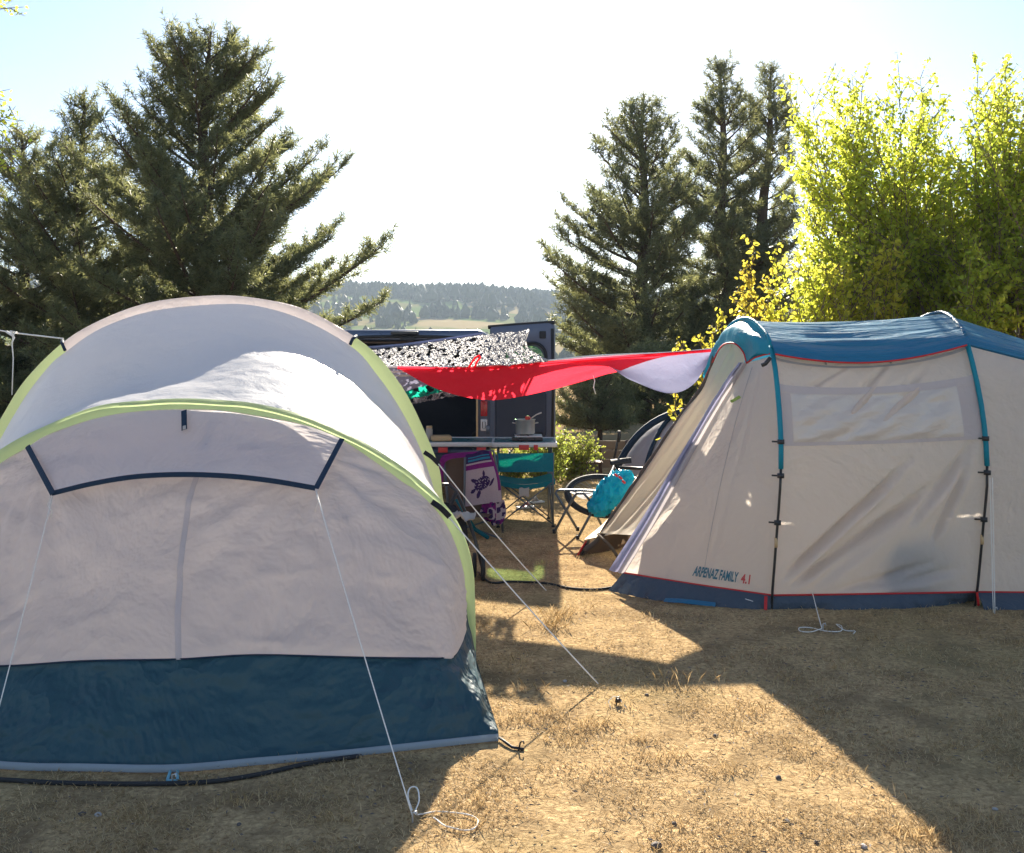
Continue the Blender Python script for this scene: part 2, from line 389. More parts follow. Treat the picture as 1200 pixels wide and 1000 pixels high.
# far woods as one mass
def blob_tree(c, h, r, conif):
    V = []; ns = 7
    lv = [(0, .55), (.25, 1.0), (.55, .8), (.8, .45), (1, .03)] if not conif else [(0, .9), (.3, 1.0), (.34, .72), (.62, .62), (.66, .4), (1, .02)]
    rings = []
    for t, k in lv:
        ring = []
        for j in range(ns):
            a = 2*math.pi*j/ns+random.random()*.5; q = r*k*random.uniform(.65, 1.25)
            ring.append((c[0]+q*math.cos(a), c[1]+q*math.sin(a), c[2]+h*(t+random.uniform(-.05, .05))))
        rings.append(ring)
    for i in range(len(rings)-1):
        for j in range(ns):
            j2 = (j+1) % ns; V += [rings[i][j], rings[i][j2], rings[i+1][j2], rings[i+1][j]]
    return V
FV = []
for _ in range(11000):
    az = random.uniform(-.62, .62); u = random.random()
    if u < .72: r = random.uniform(640, 940)
    else: r = random.uniform(300, 640)
    x = r*math.sin(az); y = r*math.cos(az)
    wn = mn.noise(Vector((x*.010, y*.013, 9)))
    if r < 640 and wn < .02: continue
    if 640 <= r < 700 and wn < -.15: continue
    h = random.uniform(4.5, 11) if r > 500 else random.uniform(4, 8); con = random.random() < .35
    FV += blob_tree((x, y, terr(x, y)-.5), h, h*(.22 if con else .42), con)
o = build_np('hill_woods', np.array(FV), 4, M['farwood']); tag(o, 'blue green hazy woods covering the distant hills', 'woods', kind='stuff')

# air
hb = MB().box((0, 0, 30), (2800, 2800, 110)).build('haze', None, smooth=False)
hb.data.materials.clear(); hm, nt = newmat('haze_air'); pv = nt.nodes.new('ShaderNodeVolumePrincipled')
pv.inputs['Color'].default_value = (.70, .84, 1, 1); pv.inputs['Density'].default_value = .00045; pv.inputs['Anisotropy'].default_value = .0
ho = nt.nodes.new('ShaderNodeOutputMaterial'); nt.links.new(pv.outputs[0], ho.inputs['Volume']); hb.data.materials.append(hm)
tag(hb, 'pale blue air fading the distant hills', 'haze', kind='stuff')

# ------------------------------------------------------------------ dry grass
def grass(name, n, y0, y1, hgt, wid, mat, clump=True):
    k = int(n*1.6); Y = (y0**-.9+(y1**-.9-y0**-.9)*rng.random(k))**(-1/.9)
    X = (rng.random(k)*2-1)*(Y*.75+1.2)
    if clump:
        keep = np.array([mn.noise(Vector((x*2.6, y*2.6, 2)))*.9+mn.noise(Vector((x*9, y*9, 2)))*.5+.35 > random.random()*.8 for x, y in zip(X, Y)])
        X = X[keep]; Y = Y[keep]
    X = X[:n]; Y = Y[:n]; k = len(X)
    a = rng.random(k)*2*np.pi; lean = rng.random(k)**.5*1.15+.2
    L = hgt*(.4+rng.random(k)); d = np.stack([np.cos(a)*np.sin(lean), np.sin(a)*np.sin(lean), np.cos(lean)], 1)
    s = np.stack([-np.sin(a), np.cos(a), np.zeros(k)], 1)*(wid*(.6+.8*rng.random(k))*(1+Y/9))[:, None]
    b = np.stack([X, Y, np.full(k, -.002)], 1); z0 = rng.random(k)*.006; b[:, 2] += z0
    mid = b+d*L[:, None]*.55; tip = b+d*L[:, None]*np.array([1, 1, .75])
    V = np.stack([b-s, b+s, mid+s*.8, tip, mid-s*.8], 1).reshape(-1, 3)
    return build_np(name, V, 5, mat)
o = grass('dry_grass', 260000, 2.3, 13, .026, .0008, M['straw']); tag(o, 'short trampled straw coloured grass over the campsite', 'grass', kind='stuff')
# taller tufts
TV = []
def tuft(c, h, n, wdt=.0016, spread=.05):
    for _ in range(n):
        a = random.uniform(0, 6.28); l = random.uniform(.2, .9); L = h*random.uniform(.4, 1)
        b = Vector((c[0]+random.gauss(0, spread), c[1]+random.gauss(0, spread*.7), 0)); d = Vector((math.cos(a)*math.sin(l), math.sin(a)*math.sin(l), math.cos(l)))
        s = Vector((-math.sin(a), math.cos(a), 0))*wdt; m_ = b+d*L*.55; t_ = b+d*L+Vector((math.cos(a), math.sin(a), -.6))*L*.12
        TV.extend([b-s, b+s, m_+s*.7, t_, m_-s*.7])
for px, py, h, n in [(640, 838, .05, 60), (642, 845, .04, 50), (660, 858, .05, 50), (700, 850, .06, 60), (755, 870, .05, 50), (790, 800, .09, 18), (845, 798, .08, 14), (652, 724, .10, 60), (645, 735, .1, 60), (668, 718, .09, 20),
                     (730, 826, .06, 30), (915, 800, .07, 20), (968, 838, .07, 14), (690, 850, .04, 40), (860, 905, .05, 60), (1060, 975, .05, 50), (560, 942, .04, 40), (760, 892, .04, 50), (940, 880, .04, 50), (620, 808, .08, 20), (665, 870, .05, 50), (780, 888, .05, 50), (600, 845, .05, 40), (1090, 985, .06, 60), (1180, 840, .04, 40), (1000, 780, .05, 30), (400, 960, .05, 60), (150, 960, .05, 60), (280, 940, .05, 60)]:
    tuft(G(px, py), h, n)
for _ in range(150):
    y = random.uniform(2.6, 10)**1; x = random.uniform(-1, 1)*(y*.6+.6); tuft((x, y, 0), random.uniform(.03, .065), random.randint(14, 34), .0013, random.uniform(.02, .06))
o = build_np('grass_tufts', np.array([tuple(v) for v in TV]), 5, M['straw']); tag(o, 'longer tufts of dry yellow grass standing in the turf', 'grass', kind='stuff')

# ------------------------------------------------------------------ pines
def pine(X, Y, top, prof, label, lean=(0, 0), seed=1, nwh=None, asym=None, density=1.0, tuft_len=.088, group='pines behind the tents', k_=1.0, full=0):
    R = random.Random(seed); root = empty('pine_tree', (X, Y, 0), label, 'tree', group)
    H = top; zs = [p[0] for p in prof][::-1]; rs = [p[1] for p in prof][::-1]
    ctr = lambda z: Vector((X+lean[0]*(z/H)+.05*math.sin(z*1.7+seed), Y+lean[1]*(z/H), z))
    mb = MB(); r0 = .028*H
    mb.tube([ctr(H*t) for t in np.linspace(0, .99, 14)], [r0*(1-t)**.8+.008 for t in np.linspace(0, .99, 14)], 9)
    T = []   # tufts: pos, dir, size
    z = .35*k_; bm = MB(); tuft_len *= k_
    while z < H-.12*k_:
        rad = float(np.interp(z, zs, rs)); nb = (R.choice([4, 5, 5, 6]) if z > .8 else 5)+full
        a0 = R.uniform(0, 6.28)
        for k in range(nb):
            a = a0+2*math.pi*k/nb+R.uniform(-.4, .4)
            L = rad*R.choice([R.uniform(.35, .6), R.uniform(.7, .95), R.uniform(.9, 1.2)])
            if asym: L *= asym(a, z)
            if L < .05*k_: L = .05*k_
            up = .05+.75*(z/H)**2+R.uniform(-.06, .12); curl = R.uniform(.12, .3)
            dx = Vector((math.cos(a), math.sin(a), 0)); side = Vector((-math.sin(a), math.cos(a), 0)); bend = R.uniform(-.15, .15)
            zb = max(.3*k_, z-L*(up+curl)*.8)
            def bp(t): return ctr(zb)+dx*L*t+side*bend*L*t*t+Vector((0, 0, L*(up*t+curl*t*t)))
            br = .012*k_+.014*L
            bm.tube([bp(t) for t in (0, .3, .6, .85, 1)], [br, br*.75, br*.5, br*.3, .004], 5, False)
            nt_ = max(2, int(L*9.5*density/k_))
            for q in range(nt_):
                t = .22+.78*(q+R.random())/nt_; b = bp(t); fw = (bp(min(1, t+.05))-bp(t-.05)).normalized()
                sgn = 1 if q % 2 else -1
                tl = (.16*k_+.34*L*(1-t)+.10*k_*R.random())*R.uniform(.7, 1.15); tl = min(tl, .62*k_)
                td = (fw*R.uniform(.6, 1.1)+side*sgn*R.uniform(.4, 1.0)+Vector((0, 0, R.uniform(.0, .55)))).normalized()
                if t > .93: td = (fw+Vector((0, 0, .35))).normalized()
                bm.tube([b, b+td*tl], [.006*k_, .003*k_], 3, False)
                nu = max(2, int(tl/.052/k_))
                for s in range(nu):
                    p = b+td*tl*(.15+.85*(s+1)/nu)+Vector((R.gauss(0, .018), R.gauss(0, .018), R.gauss(0, .018)))*k_
                    T.append((p, (td+Vector((0, 0, .35))).normalized(), tuft_len*R.uniform(.65, 1.35)*(1 if z < H-.7*k_ else .75)))
                    if R.random() < .7:
                        d2 = (td*.6+Vector((R.gauss(0, .5), R.gauss(0, .5), R.uniform(.1, .8)))).normalized()
                        T.append((p+d2*.07*k_, d2, tuft_len*R.uniform(.8, 1.2)))
        z += k_*R.uniform(.20, .36)*(1 if z < H*.8 else .6)*(.6 if z < 1.6*k_ else 1)
    tipc = ctr(H); 
    for s in range(10): T.append((ctr(H-.05*s*k_), Vector((R.gauss(0, .3), R.gauss(0, .3), 1)).normalized(), tuft_len))
    mb.build('trunk', M['bark'], root); bm.build('branches', M['bark'], root)
    pos = np.array([tuple(t[0]) for t in T]); dr = np.array([tuple(t[1]) for t in T]); sz = np.array([t[2] for t in T])
    g_ = np.random.default_rng(seed); nn = 11; k = len(T)*nn
    pos = np.repeat(pos, nn, 0); dr = np.repeat(dr, nn, 0); sz = np.repeat(sz, nn)
    rv = g_.normal(size=(k, 3)); rv /= np.linalg.norm(rv, axis=1, keepdims=True)
    nd = dr*.6+rv*.95; nd /= np.linalg.norm(nd, axis=1, keepdims=True)
    b = pos-dr*(g_.random(k)*.05*k_)[:, None]; tip = b+nd*(sz*(.7+.5*g_.random(k)))[:, None]
    sd_ = np.cross(nd, g_.normal(size=(k, 3))); sd_ /= np.linalg.norm(sd_, axis=1, keepdims=True); sd_ *= .0062*k_
    V = np.stack([b-sd_*.6, b+sd_*.6, tip+sd_*.7, tip-sd_*.7], 1).reshape(-1, 3)
    build_np('crown', V, 4, M['needle'], root)
    print('pine', seed, len(T)); return root
def px_prof(Y, rows): return [(EYE-(py-HY)/F*Y, rpx/F*Y) for py, rpx in rows]
Xp = lambda px, Y: (px-600)/F*Y
def asymA(a, z):
    c = math.cos(a)
    return (1.15 if z > 2.7 else .92) if c > 0 else (.92 if z > 4.2 else 1.0)
pine(Xp(236, 14), 14, 6.16, px_prof(14, [(30, 2), (45, 14), (58, 38), (72, 58), (95, 66), (130, 100), (165, 98), (205, 150), (245, 125), (290, 170), (340, 185), (372, 195), (420, 180), (500, 130)]),
     'largest bushy pine left of the gap, towering behind the grey and lime tent', lean=(.1, 0), seed=3, asym=asymA, density=1.25, full=3)
pine(Xp(95, 15), 15, 5.50, px_prof(15, [(108, 3), (140, 12), (175, 24), (192, 66), (215, 90), (250, 112), (320, 145), (400, 150), (500, 120)]),
     'pine with a thin pointed leader between the tallest left pine and the leftmost pine', seed=5, density=1.1, full=1)
pine(Xp(28, 15.6), 15.6, 5.10, px_prof(15.6, [(145, 3), (170, 16), (200, 45), (260, 75), (320, 110), (400, 140), (500, 120)]),
     'leftmost pine, half cut off by the left edge behind the rope', seed=8, density=1.0, full=1)
pine(Xp(700, 16.5), 16.5, 1.42, px_prof(16.5, [(425, 6), (445, 34), (470, 52), (500, 56), (540, 50)]), 'low bushy pine with lit green tips right of the open van door', seed=51, density=1.5, group='small pines behind the bicycle')
pine(Xp(768, 17.5), 17.5, 1.7, px_prof(17.5, [(406, 8), (430, 38), (460, 58), (500, 62), (530, 50)]), 'low dark pine behind the bicycle and the small dome tent', seed=52, density=1.5, group='small pines behind the bicycle')
def asymR(a, z): return 1.0 if math.cos(a) < 0 else .85
pine(Xp(754, 24), 24, 7.85, px_prof(24, [(106, 2), (122, 12), (140, 36), (165, 52), (210, 74), (245, 84), (290, 106), (345, 124), (372, 120), (430, 100), (500, 95), (530, 50)]),
     'pine standing in the middle above the red cloth, left of the twin topped pines', seed=12, asym=asymR, density=1.15, k_=1.5, full=1)
pine(Xp(846, 26), 26, 9.24, px_prof(26, [(66, 2), (85, 8), (110, 20), (150, 40), (200, 58), (260, 68), (330, 76), (420, 80), (500, 70)]),
     'tall slim pine with the left one of two close tops behind the blue tent roof', seed=21, density=1.3, k_=1.5)
pine(Xp(882, 27), 27, 9.42, px_prof(27, [(70, 2), (95, 10), (125, 22), (170, 36), (220, 46), (300, 52), (400, 54), (500, 46)]),
     'tall slim pine with the right one of two close tops beside the leafy tree', lean=(.55, 0), seed=27, density=1.3, k_=1.5)

# ------------------------------------------------------------------ leafy trees
def leafy(name, base, stems, label, mat, seed=1, leaf=.055, per=26, twigs=7, group=None, cat='tree', bark='bark2', sr=.013, tw=.30, droop=.35):
    R = random.Random(seed); root = empty(name, base, label, cat, group)
    bm = MB(); Lf = []; base = Vector(base)
    for st, tip in stems:
        st = Vector(st); tip = Vector(tip); mid = (st+tip)/2+Vector((R.gauss(0, .08), R.gauss(0, .08), 0)); mid.x += (st.x-tip.x)*.08; mid += Vector((R.gauss(0, .05), R.gauss(0, .05), 0))*Vector(tip-st).length
        pts = [Vector(p) for p in catmull([st, mid, tip], 9)]; Ln = (tip-st).length
        bm.tube(pts, [sr*(1-.85*i/8)*min(1, Ln/2) for i in range(9)], 5, False)
        nt_ = int(twigs*Ln)
        def at(t):
            i = min(int(t*8), 7); return pts[i].lerp(pts[i+1], t*8-i)
        for q in range(nt_):
            t = .12+.88*(q+R.random())/nt_; b = at(t); ax = (at(min(1, t+.1))-at(max(0, t-.1))).normalized()
            a = R.uniform(0, 6.28); o = ax.orthogonal().normalized(); o2 = ax.cross(o)
            td = (ax*R.uniform(.6, 1.2)+(o*math.cos(a)+o2*math.sin(a))*R.uniform(.4, .9)).normalized()
            tl = tw*(1.0-.55*t)*R.uniform(.5, 1.3)+.04
            bm.tube([b, b+td*tl], [.005, .002], 3, False)
            nl = max(2, int(per*tl))
            for s in range(nl):
                p = b+td*tl*R.uniform(.05, 1.05)+Vector((R.gauss(0, .02), R.gauss(0, .02), R.gauss(0, .02)))
                Lf.append((p, Vector((R.gauss(0, .6), R.gauss(0, .6), -droop+R.gauss(0, .45))).normalized(), leaf*R.uniform(.45, 1.3)))
        for s in range(int(Ln*14)):
            t = R.random(); p = at(t)
            Lf.append((p+Vector((R.gauss(0, .03), R.gauss(0, .03), 0)), Vector((R.gauss(0, .6), R.gauss(0, .6), -droop+R.gauss(0, .4))).normalized(), leaf*R.uniform(.6, 1.2)))
    bm.build('branches', M[bark], root)
    g_ = np.random.default_rng(seed); p = np.array([tuple(l[0]) for l in Lf]); d = np.array([tuple(l[1]) for l in Lf]); s = np.array([l[2] for l in Lf])[:, None]
    sd_ = np.cross(d, g_.normal(size=d.shape)); sd_ /= np.linalg.norm(sd_, axis=1, keepdims=True); up = np.cross(sd_, d)
    V = np.stack([p, p+d*s*.35+sd_*s*.36+up*s*.08, p+d*s*.75+sd_*s*.24+up*s*.05, p+d*s*1.1, p+d*s*.75-sd_*s*.24+up*s*.05, p+d*s*.35-sd_*s*.36+up*s*.08], 1).reshape(-1, 3)
    build_np('crown', V, 6, M[mat], root)
    print(name, len(Lf)); return root, bm
def fan(base_px, base_py, Y, tips, seed, jitter=.5, nrand=0, box=None):
    R = random.Random(seed); b = P(base_px, base_py, Y); out = []
    for (x, y) in tips:
        yy = Y+R.uniform(-jitter, jitter); s = b+Vector((R.gauss(0, .12), R.gauss(0, .12), R.uniform(-.2, .25))); s.x += (Xp(x, Y)-b.x)*.18
        out.append((s, P(x, y, yy)))
    for _ in range(nrand):
        x = R.uniform(box[0], box[1]); 
        ty = box[2](x) if callable(box[2]) else box[2]
        y = ty+abs(R.gauss(0, 1))*box[3]; yy = Y+R.uniform(-jitter*1.6, jitter*1.6)
        s = b+Vector((R.gauss(0, .2), R.gauss(0, .2), R.uniform(-.3, .5))); s.x += (Xp(x, Y)-b.x)*R.uniform(.1, .45)
        out.append((s, P(x, y, yy)))
    return out
tp1 = lambda x: float(np.interp(x, [915, 930, 960, 1010, 1060, 1100, 1140], [320, 150, 120, 110, 110, 120, 200]))
st1 = fan(1062, 420, 11, [(924, 108), (950, 112), (968, 96), (992, 98), (1012, 92), (1054, 92), (1078, 90), (1084, 108), (1102, 112), (1034, 118), (1020, 140), (942, 150), (934, 190), (945, 245), (938, 285), (950, 330)], 4,
          nrand=58, box=(935, 1150, tp1, 95))
b1 = G(1062, 582); b1.y = 11; b1.x = Xp(1062, 11)
tpl = lambda x: float(np.interp(x, [900, 940, 1000, 1150], [330, 300, 270, 260]))
st1 += fan(1062, 430, 10.9, [], 14, .7, 40, (925, 1150, tpl, 40))
st1 += [(b1, P(1062, 440, 11)), (b1+Vector((.08, 0, 0)), P(1085, 425, 11)), (b1-Vector((.08, 0, 0)), P(1040, 425, 11))]
leafy('leafy_tree', b1, st1, 'broad yellow green leafy tree with many upright shoots above the blue tent roof', 'leaf', 4, .050, 52, 12, 'backlit leafy trees on the right', tw=.46)
tp2 = lambda x: float(np.interp(x, [1095, 1120, 1145, 1165, 1185, 1205, 1260, 1330], [210, 175, 130, 110, 100, 120, 110, 200]))
st2 = fan(1190, 410, 10.4, [(1146, 76), (1152, 110), (1178, 78), (1172, 96), (1186, 130), (1210, 110), (1232, 90), (1262, 120), (1138, 215), (1128, 240)], 9, nrand=62, box=(1098, 1330, tp2, 95))
b2 = Vector((Xp(1190, 10.4), 10.4, 0)); st2 += fan(1190, 430, 10.3, [], 24, .7, 40, (1100, 1330, lambda x: 255, 50))
st2 += [(b2, P(1190, 430, 10.4)), (b2+Vector((.1, 0, 0)), P(1215, 420, 10.4))]
leafy('leafy_tree', b2, st2, 'leafy tree at the far right edge with two long shoots rising highest', 'leaf', 19, .050, 52, 12, 'backlit leafy trees on the right', tw=.44)
b3 = Vector((Xp(888, 9.9), 9.9, 0))
leafy('young_tree', b3, [(b3, P(884, 288, 9.9)), (b3+Vector((.05, 0, .5)), P(898, 330, 9.9)), (b3+Vector((-.05, 0, .4)), P(868, 345, 9.8)), (b3+Vector((0, .1, .4)), P(906, 345, 10)), (b3+Vector((0, 0, .9)), P(876, 320, 9.9))],
      'slender young tree with bright yellow leaves in front of the slim pines', 'yleaf', 31, .050, 60, 16, tw=.24)
b4 = Vector((Xp(815, 9.6), 9.6, 0))
leafy('yellow_shrub', b4, [(b4, P(794, 400, 9.6)), (b4, P(848, 368, 9.6)), (b4+Vector((.05, 0, .1)), P(838, 385, 9.5)), (b4+Vector((.1, 0, .1)), P(858, 392, 9.7)), (b4+Vector((.1, 0, .1)), P(822, 398, 9.7))],
      'small yellow leaved shrub peeping over the left end of the blue tent roof', 'yleaf', 37, .050, 60, 15, cat='shrub', tw=.2)
b5 = Vector((Xp(965, 10.2), 10.2, 0)); R5 = random.Random(5)
leafy('yellow_shrub', b5, [(b5+Vector((R5.gauss(0, .3), 0, .3)), P(R5.uniform(908, 1060), R5.uniform(290, 360), 9.9+R5.uniform(-.3, .3))) for _ in range(40)],
      'wide yellow leaved shrub along the top of the blue tent roof under the leafy tree', 'leaf2', 41, .050, 46, 11, cat='shrub', tw=.28)
# tree just outside the frame on the left: a few sprays reach in
b6 = Vector((-5.6, 8.2, 0)); cr = Vector((-5.5, 8.2, 2.6))
leafy('birch_tree', b6, [(b6, cr), (cr, P(-30, 60, 8)), (cr, P(12, 135, 8)), (cr, P(8, 165, 8)), (P(-80, 60, 8), P(14, 175, 7.9)), (P(-80, 60, 8), P(16, 128, 7.9)), (cr, P(-20, 230, 8)), (P(-90, -40, 8), P(14, 2, 8)), (P(-60, 150, 8), P(4, 225, 8)), (P(-70, 90, 8), P(18, 150, 7.9)), (P(-70, 90, 8), P(10, 142, 8)), (P(-70, 100, 8), P(16, 190, 8)), (P(-70, 90, 8), P(6, 118, 8)), (P(-70, 150, 8), P(6, 200, 8)), (P(-70, 10, 8), P(18, -2, 8)), (P(-70, 20, 8), P(20, 8, 8)), (cr, P(-60, 120, 8)), (cr, P(-110, 20, 8)), (cr, P(-140, 160, 8))],
      'birch at the left edge, only a few green and yellow sprays reaching into view', 'leaf', 43, .036, 46, 9, tw=.22)
# low green shrubs behind the tables
for (px, Y, h, w_, sd_, lb) in [(600, 11.9, .42, .3, 3, 'low yellow green shrub behind the teal camp chair'), (640, 11.6, .62, .35, 6, 'rounded yellow green shrub beside the right end of the tables'), (668, 12.4, .55, .3, 9, 'low green shrub in front of the grey slat fence')]:
    b = Vector((Xp(px, Y), Y, 0)); Rs = random.Random(sd_)
    leafy('shrub', b, [(b, b+Vector((Rs.uniform(-w_, w_), Rs.uniform(-w_, w_), h*Rs.uniform(.6, 1.1)))) for _ in range(24)], lb, 'bush', sd_, .034, 90, 22, 'low shrubs behind the tables', 'shrub', tw=.14, sr=.01, droop=-.5)

# ------------------------------------------------------------------ left tent
LT = empty('dome_tent', (-1.6, 5.2, 0), 'large grey dome tent with lime arches and navy base filling the left foreground', 'tent')
YF = 5.0; YR = 6.6
fo = [P(x, y, YF) for x, y in [(557.5, 740), (556.5, 700), (555, 673), (548, 639.5), (533.5, 608), (514, 584), (490, 562), (460, 540), (416, 513), (358, 488), (300, 474), (261, 470), (215, 468), (174, 470), (116, 476.5), (58, 498), (0, 528)]]
fo = [Vector((-.182, 5.08, 0))]+fo+[Vector((-2.86, YF, .87)), Vector((-3.02, YF, .6)), Vector((-3.1, YF, .3)), Vector((-3.12, YF, 0))]
fi = [P(x, y, YF-.05) for x, y in [(546, 740), (544.5, 700), (543, 668.5), (531, 630), (514, 601), (490, 576), (474, 566), (445, 544.6), (398.6, 514), (358, 498), (300, 486.6), (247, 480), (174, 481), (116, 489.5), (58, 509), (32, 525), (0, 544)]]
fi = [Vector((-.225, 5.0, 0))]+fi+[Vector((-2.80, YF-.05, .84)), Vector((-2.95, YF-.05, .58)), Vector((-3.02, YF-.05, .3)), Vector((-3.04, YF-.05, 0))]
ro = [P(x, y, YR) for x, y in [(519, 584), (515, 550), (497, 504), (474, 458), (445, 420), (416, 395), (358, 363), (300, 349.5), (247, 346.5), (174, 355), (116, 376), (72.5, 402.5), (29, 446), (0, 492)]]
ro = [Vector((-.36, YR, 0)), Vector((-.39, YR, .3))]+ro+[Vector((-3.56, YR, .85)), Vector((-3.66, YR, .5)), Vector((-3.70, YR, 0))]
ri = [P(x, y, YR-.07) for x, y in [(511, 587), (503, 556), (489, 518), (466, 474), (440, 437), (414, 408), (358, 376), (300, 358.5), (247, 357), (174, 365.5), (116, 386), (75, 414), (58, 428.6), (29, 466), (0, 516)]]
ri = [Vector((-.42, YR-.07, 0)), Vector((-.45, YR-.07, .3))]+ri+[Vector((-3.48, YR-.07, .85)), Vector((-3.58, YR-.07, .5)), Vector((-3.62, YR-.07, 0))]
NU = 150
cfo = catmull(fo, NU); cri = catmull(ri, NU); cro = catmull(ro, NU); cfi = catmull(fi, NU)
ctrl = lambda a, b, t, dz=0: a*(1-t)+b*t+np.array([0, 0, dz])
# roof between the two arches, sagging like a catenary
rows = [cri]
for t in (.12, .25, .4, .55, .7, .85):
    k = t*(1-t)*4
    r_ = ctrl(cri, cfo, t); wgt = np.clip(r_[:, 2]/1.5, 0, 1)
    cen = -2.14*(1-t)-1.65*t
    left = np.clip((-1.15-r_[:, 0])/1.15, 0, 1); left = left*left*(3-2*left)
    prof = (1-left)*.065*np.exp(-((t-.25)/.22)**2)+left*.15*np.exp(-((t-.55)/.30)**2)
    r_[:, 2] -= prof*wgt; r_[:, 0] += -(r_[:, 0]-cen)*.03*k
    rows.append(r_)
rows.append(cfo)
S = lofting(rows, NU, 60)
def d_roof(p, u, v): return .010*fnoise(p, (1.6, 1.6, 1.6), 3, .5, 3)+.0035*fnoise(p, (9, 9, 6), 3, .6, 8)
sheet('roof_panel', S, M['greyroof'], LT, d_roof, .03)
def ribbon(name, a, b, mat, i0, i1, parent, bulge=.012, n=4):
    S = lofting([a[i0:i1], (a[i0:i1]+b[i0:i1])/2+np.array([0, -bulge, bulge]), b[i0:i1]], i1-i0, n)
    return sheet(name, S, M[mat], parent)
sheet('front_arch_strip', lofting([cfo+np.array([0, 0, .004]), (cfo+cfi)/2+np.array([0, -.02, .008]), cfi+np.array([0, -.01, 0])], NU, 6), M['green'], LT)
# rear arch sleeve: lime at both sides, grey over the top
fr = lambda px, py: int(np.argmin([(Vector(p)-P(px, py, YR)).length for p in cro]))
ia, ib = fr(416, 395), fr(72.5, 402.5)
ribbon('rear_arch_strip', cro, cri, 'green', 0, ia+1, LT); ribbon('rear_arch_strip', cro, cri, 'green', ib, NU, LT)
ribbon('ridge_band', cro, cri, 'grey', ia, ib+1, LT)
for i in (ia, ib):
    MB().tube([cro[i]+np.array([0, -.01, .012]), (cro[i]+cri[i])/2+np.array([0, -.035, .02]), cri[i]+np.array([0, -.012, .008])], .011, 6).build('toggle_tab', M['navytrim'], LT)
# rear body behind the ridge
rb = [cro, np.array([(-2.2+(p[0]+2.15)*.99, 7.2, p[2]*.90) for p in cro]), np.array([(-2.3+(p[0]+2.15)*.92, 8.0, p[2]*.68) for p in cro]), np.array([(-2.4+(p[0]+2.15)*.80, 8.7, p[2]*.30) for p in cro]), np.array([(-2.4+(p[0]+2.15)*.7, 8.9, 0) for p in cro])]
sheet('rear_panel', lofting(rb, 80, 26), M['grey'], LT)
# front panel + skirt
sk = [P(545, 702, 4.96), P(543.5, 739, 4.75), P(537, 763, 4.5), P(530, 772, 4.36), P(425, 771, 4.14), P(300, 768, 4.07), P(210, 773, 4.035), P(100, 775, 4.05), P(0, 781, 4.08), Vector((-2.50, 4.22, .28)), Vector((-2.9, 4.6, .32)), Vector((-3.03, 4.95, .36))]
ai = [i for i in range(NU) if cfi[i][2] > .33]
top = cfi[ai[0]:ai[-1]+1]
def seg_curve(pts, n): return catmull(pts, n)
# right corner is a fold: resample the skirt line so that A keeps its place along the arch
def piecewise(pts, cuts, ns):
    out = []
    for (a, b), n in zip(zip(cuts[:-1], cuts[1:]), ns):
        c = catmull(pts[a:b+1], n); out.append(c if not len(out) else c[1:])
    return np.vstack(out)
n1, n2, n3 = 17, 80, 17; NP = n1+n2+n3-2
csk = piecewise(sk, [0, 3, 9, 11], [n1, n2, n3])
ctop = catmull(top, NP)
midc = (ctop*.5+csk*.5); w_ = np.sin(np.linspace(0, math.pi, NP))**.6
midc[:, 1] -= .11*w_; midc[:, 2] += .03*w_
q1 = (ctop*.78+csk*.22); q1[:, 1] -= .075*w_; q1[:, 2] += .02*w_
q3 = (ctop*.22+csk*.78); q3[:, 1] -= .07*w_
S = lofting([ctop, q1, midc, q3, csk], NP, 70)
def d_front(p, u, v):
    f = .022*fnoise(p, (1.3, 1.3, .8), 3, .5, 1)
    for (cx, cz, kx) in ((-2.3, 1.05, 5), (-.92, 1.05, 6)):      # pulls radiating from the awning corners
        an = math.atan2(p[0]-cx, cz-p[2]+.05); rr = math.hypot(p[0]-cx, p[2]-cz)
        f += .016*math.sin(an*kx*3+2*fnoise(p, (1.5, 1.5, 1.5), 2))*math.exp(-rr*1.8)*min(1, rr*5)
    f -= .010*math.exp(-((p[0]+1.36)/.02)**2)
    r1 = fnoise(p, (2.0, 2.0, 3.5), 3, .6, 4); f += .012*(1-abs(r1)*3)*math.exp(-abs(r1)*6)
    return f
fp = sheet('front_panel', S, M['grey'], LT, d_front, .04)
fv = np.array([tuple(v.co) for v in fp.data.vertices]).reshape(70, NP, 3); jj = int(np.argmin(abs(fv[-1, :, 0]+1.36)))
cl = fv[:, jj]; rt = fv[:, jj+1]-fv[:, jj]; rt /= np.linalg.norm(rt, axis=1, keepdims=True)
sheet('centre_seam', np.stack([cl-rt*.013+np.array([0, -.006, 0]), cl+np.array([0, -.010, .002]), cl+rt*.013+np.array([0, -.006, 0])]), M['seamgrey'], LT)
bs = [Vector((-.183, 5.08, 0)), P(571, 820, 4.6)*1, G(585, 868), G(400, 888), G(300, 897), G(205, 905), G(100, 904), G(0, 901), Vector((-2.72, 3.98, 0)), Vector((-2.95, 4.5, 0)), Vector((-3.12, 5.0, 0))]
bs[1] = Vector((-.118, 4.58, 0))
cbs = piecewise(bs, [0, 2, 8, 10], [n1, n2, n3])
cbs[:, 2] = .018
mid2 = csk*.5+cbs*.5; mid2[:, 1] -= .012
S = lofting([csk, mid2, cbs], NP, 34)
def d_skirt(p, u, v):
    return .022*fnoise(p, (2.2, 2.2, 4), 4, .6, 6)-.014*abs(fnoise(p, (2.6, 2.6, 7), 4, .6, 2))*(.4+v)-.008*math.exp(-((p[0]+1.30)/.02)**2)
sheet('groundsheet_skirt', S, M['navy'], LT, d_skirt, .03)
hemc = cbs.copy(); hemc[:, 2] = .018; hemc[:, 1] -= .006
sheet('hem_tape', lofting([hemc+np.array([0, 0, .014]), hemc+np.array([0, -.012, .006]), hemc+np.array([0, -.010, -.012])], NP, 4), M['hem'], LT)
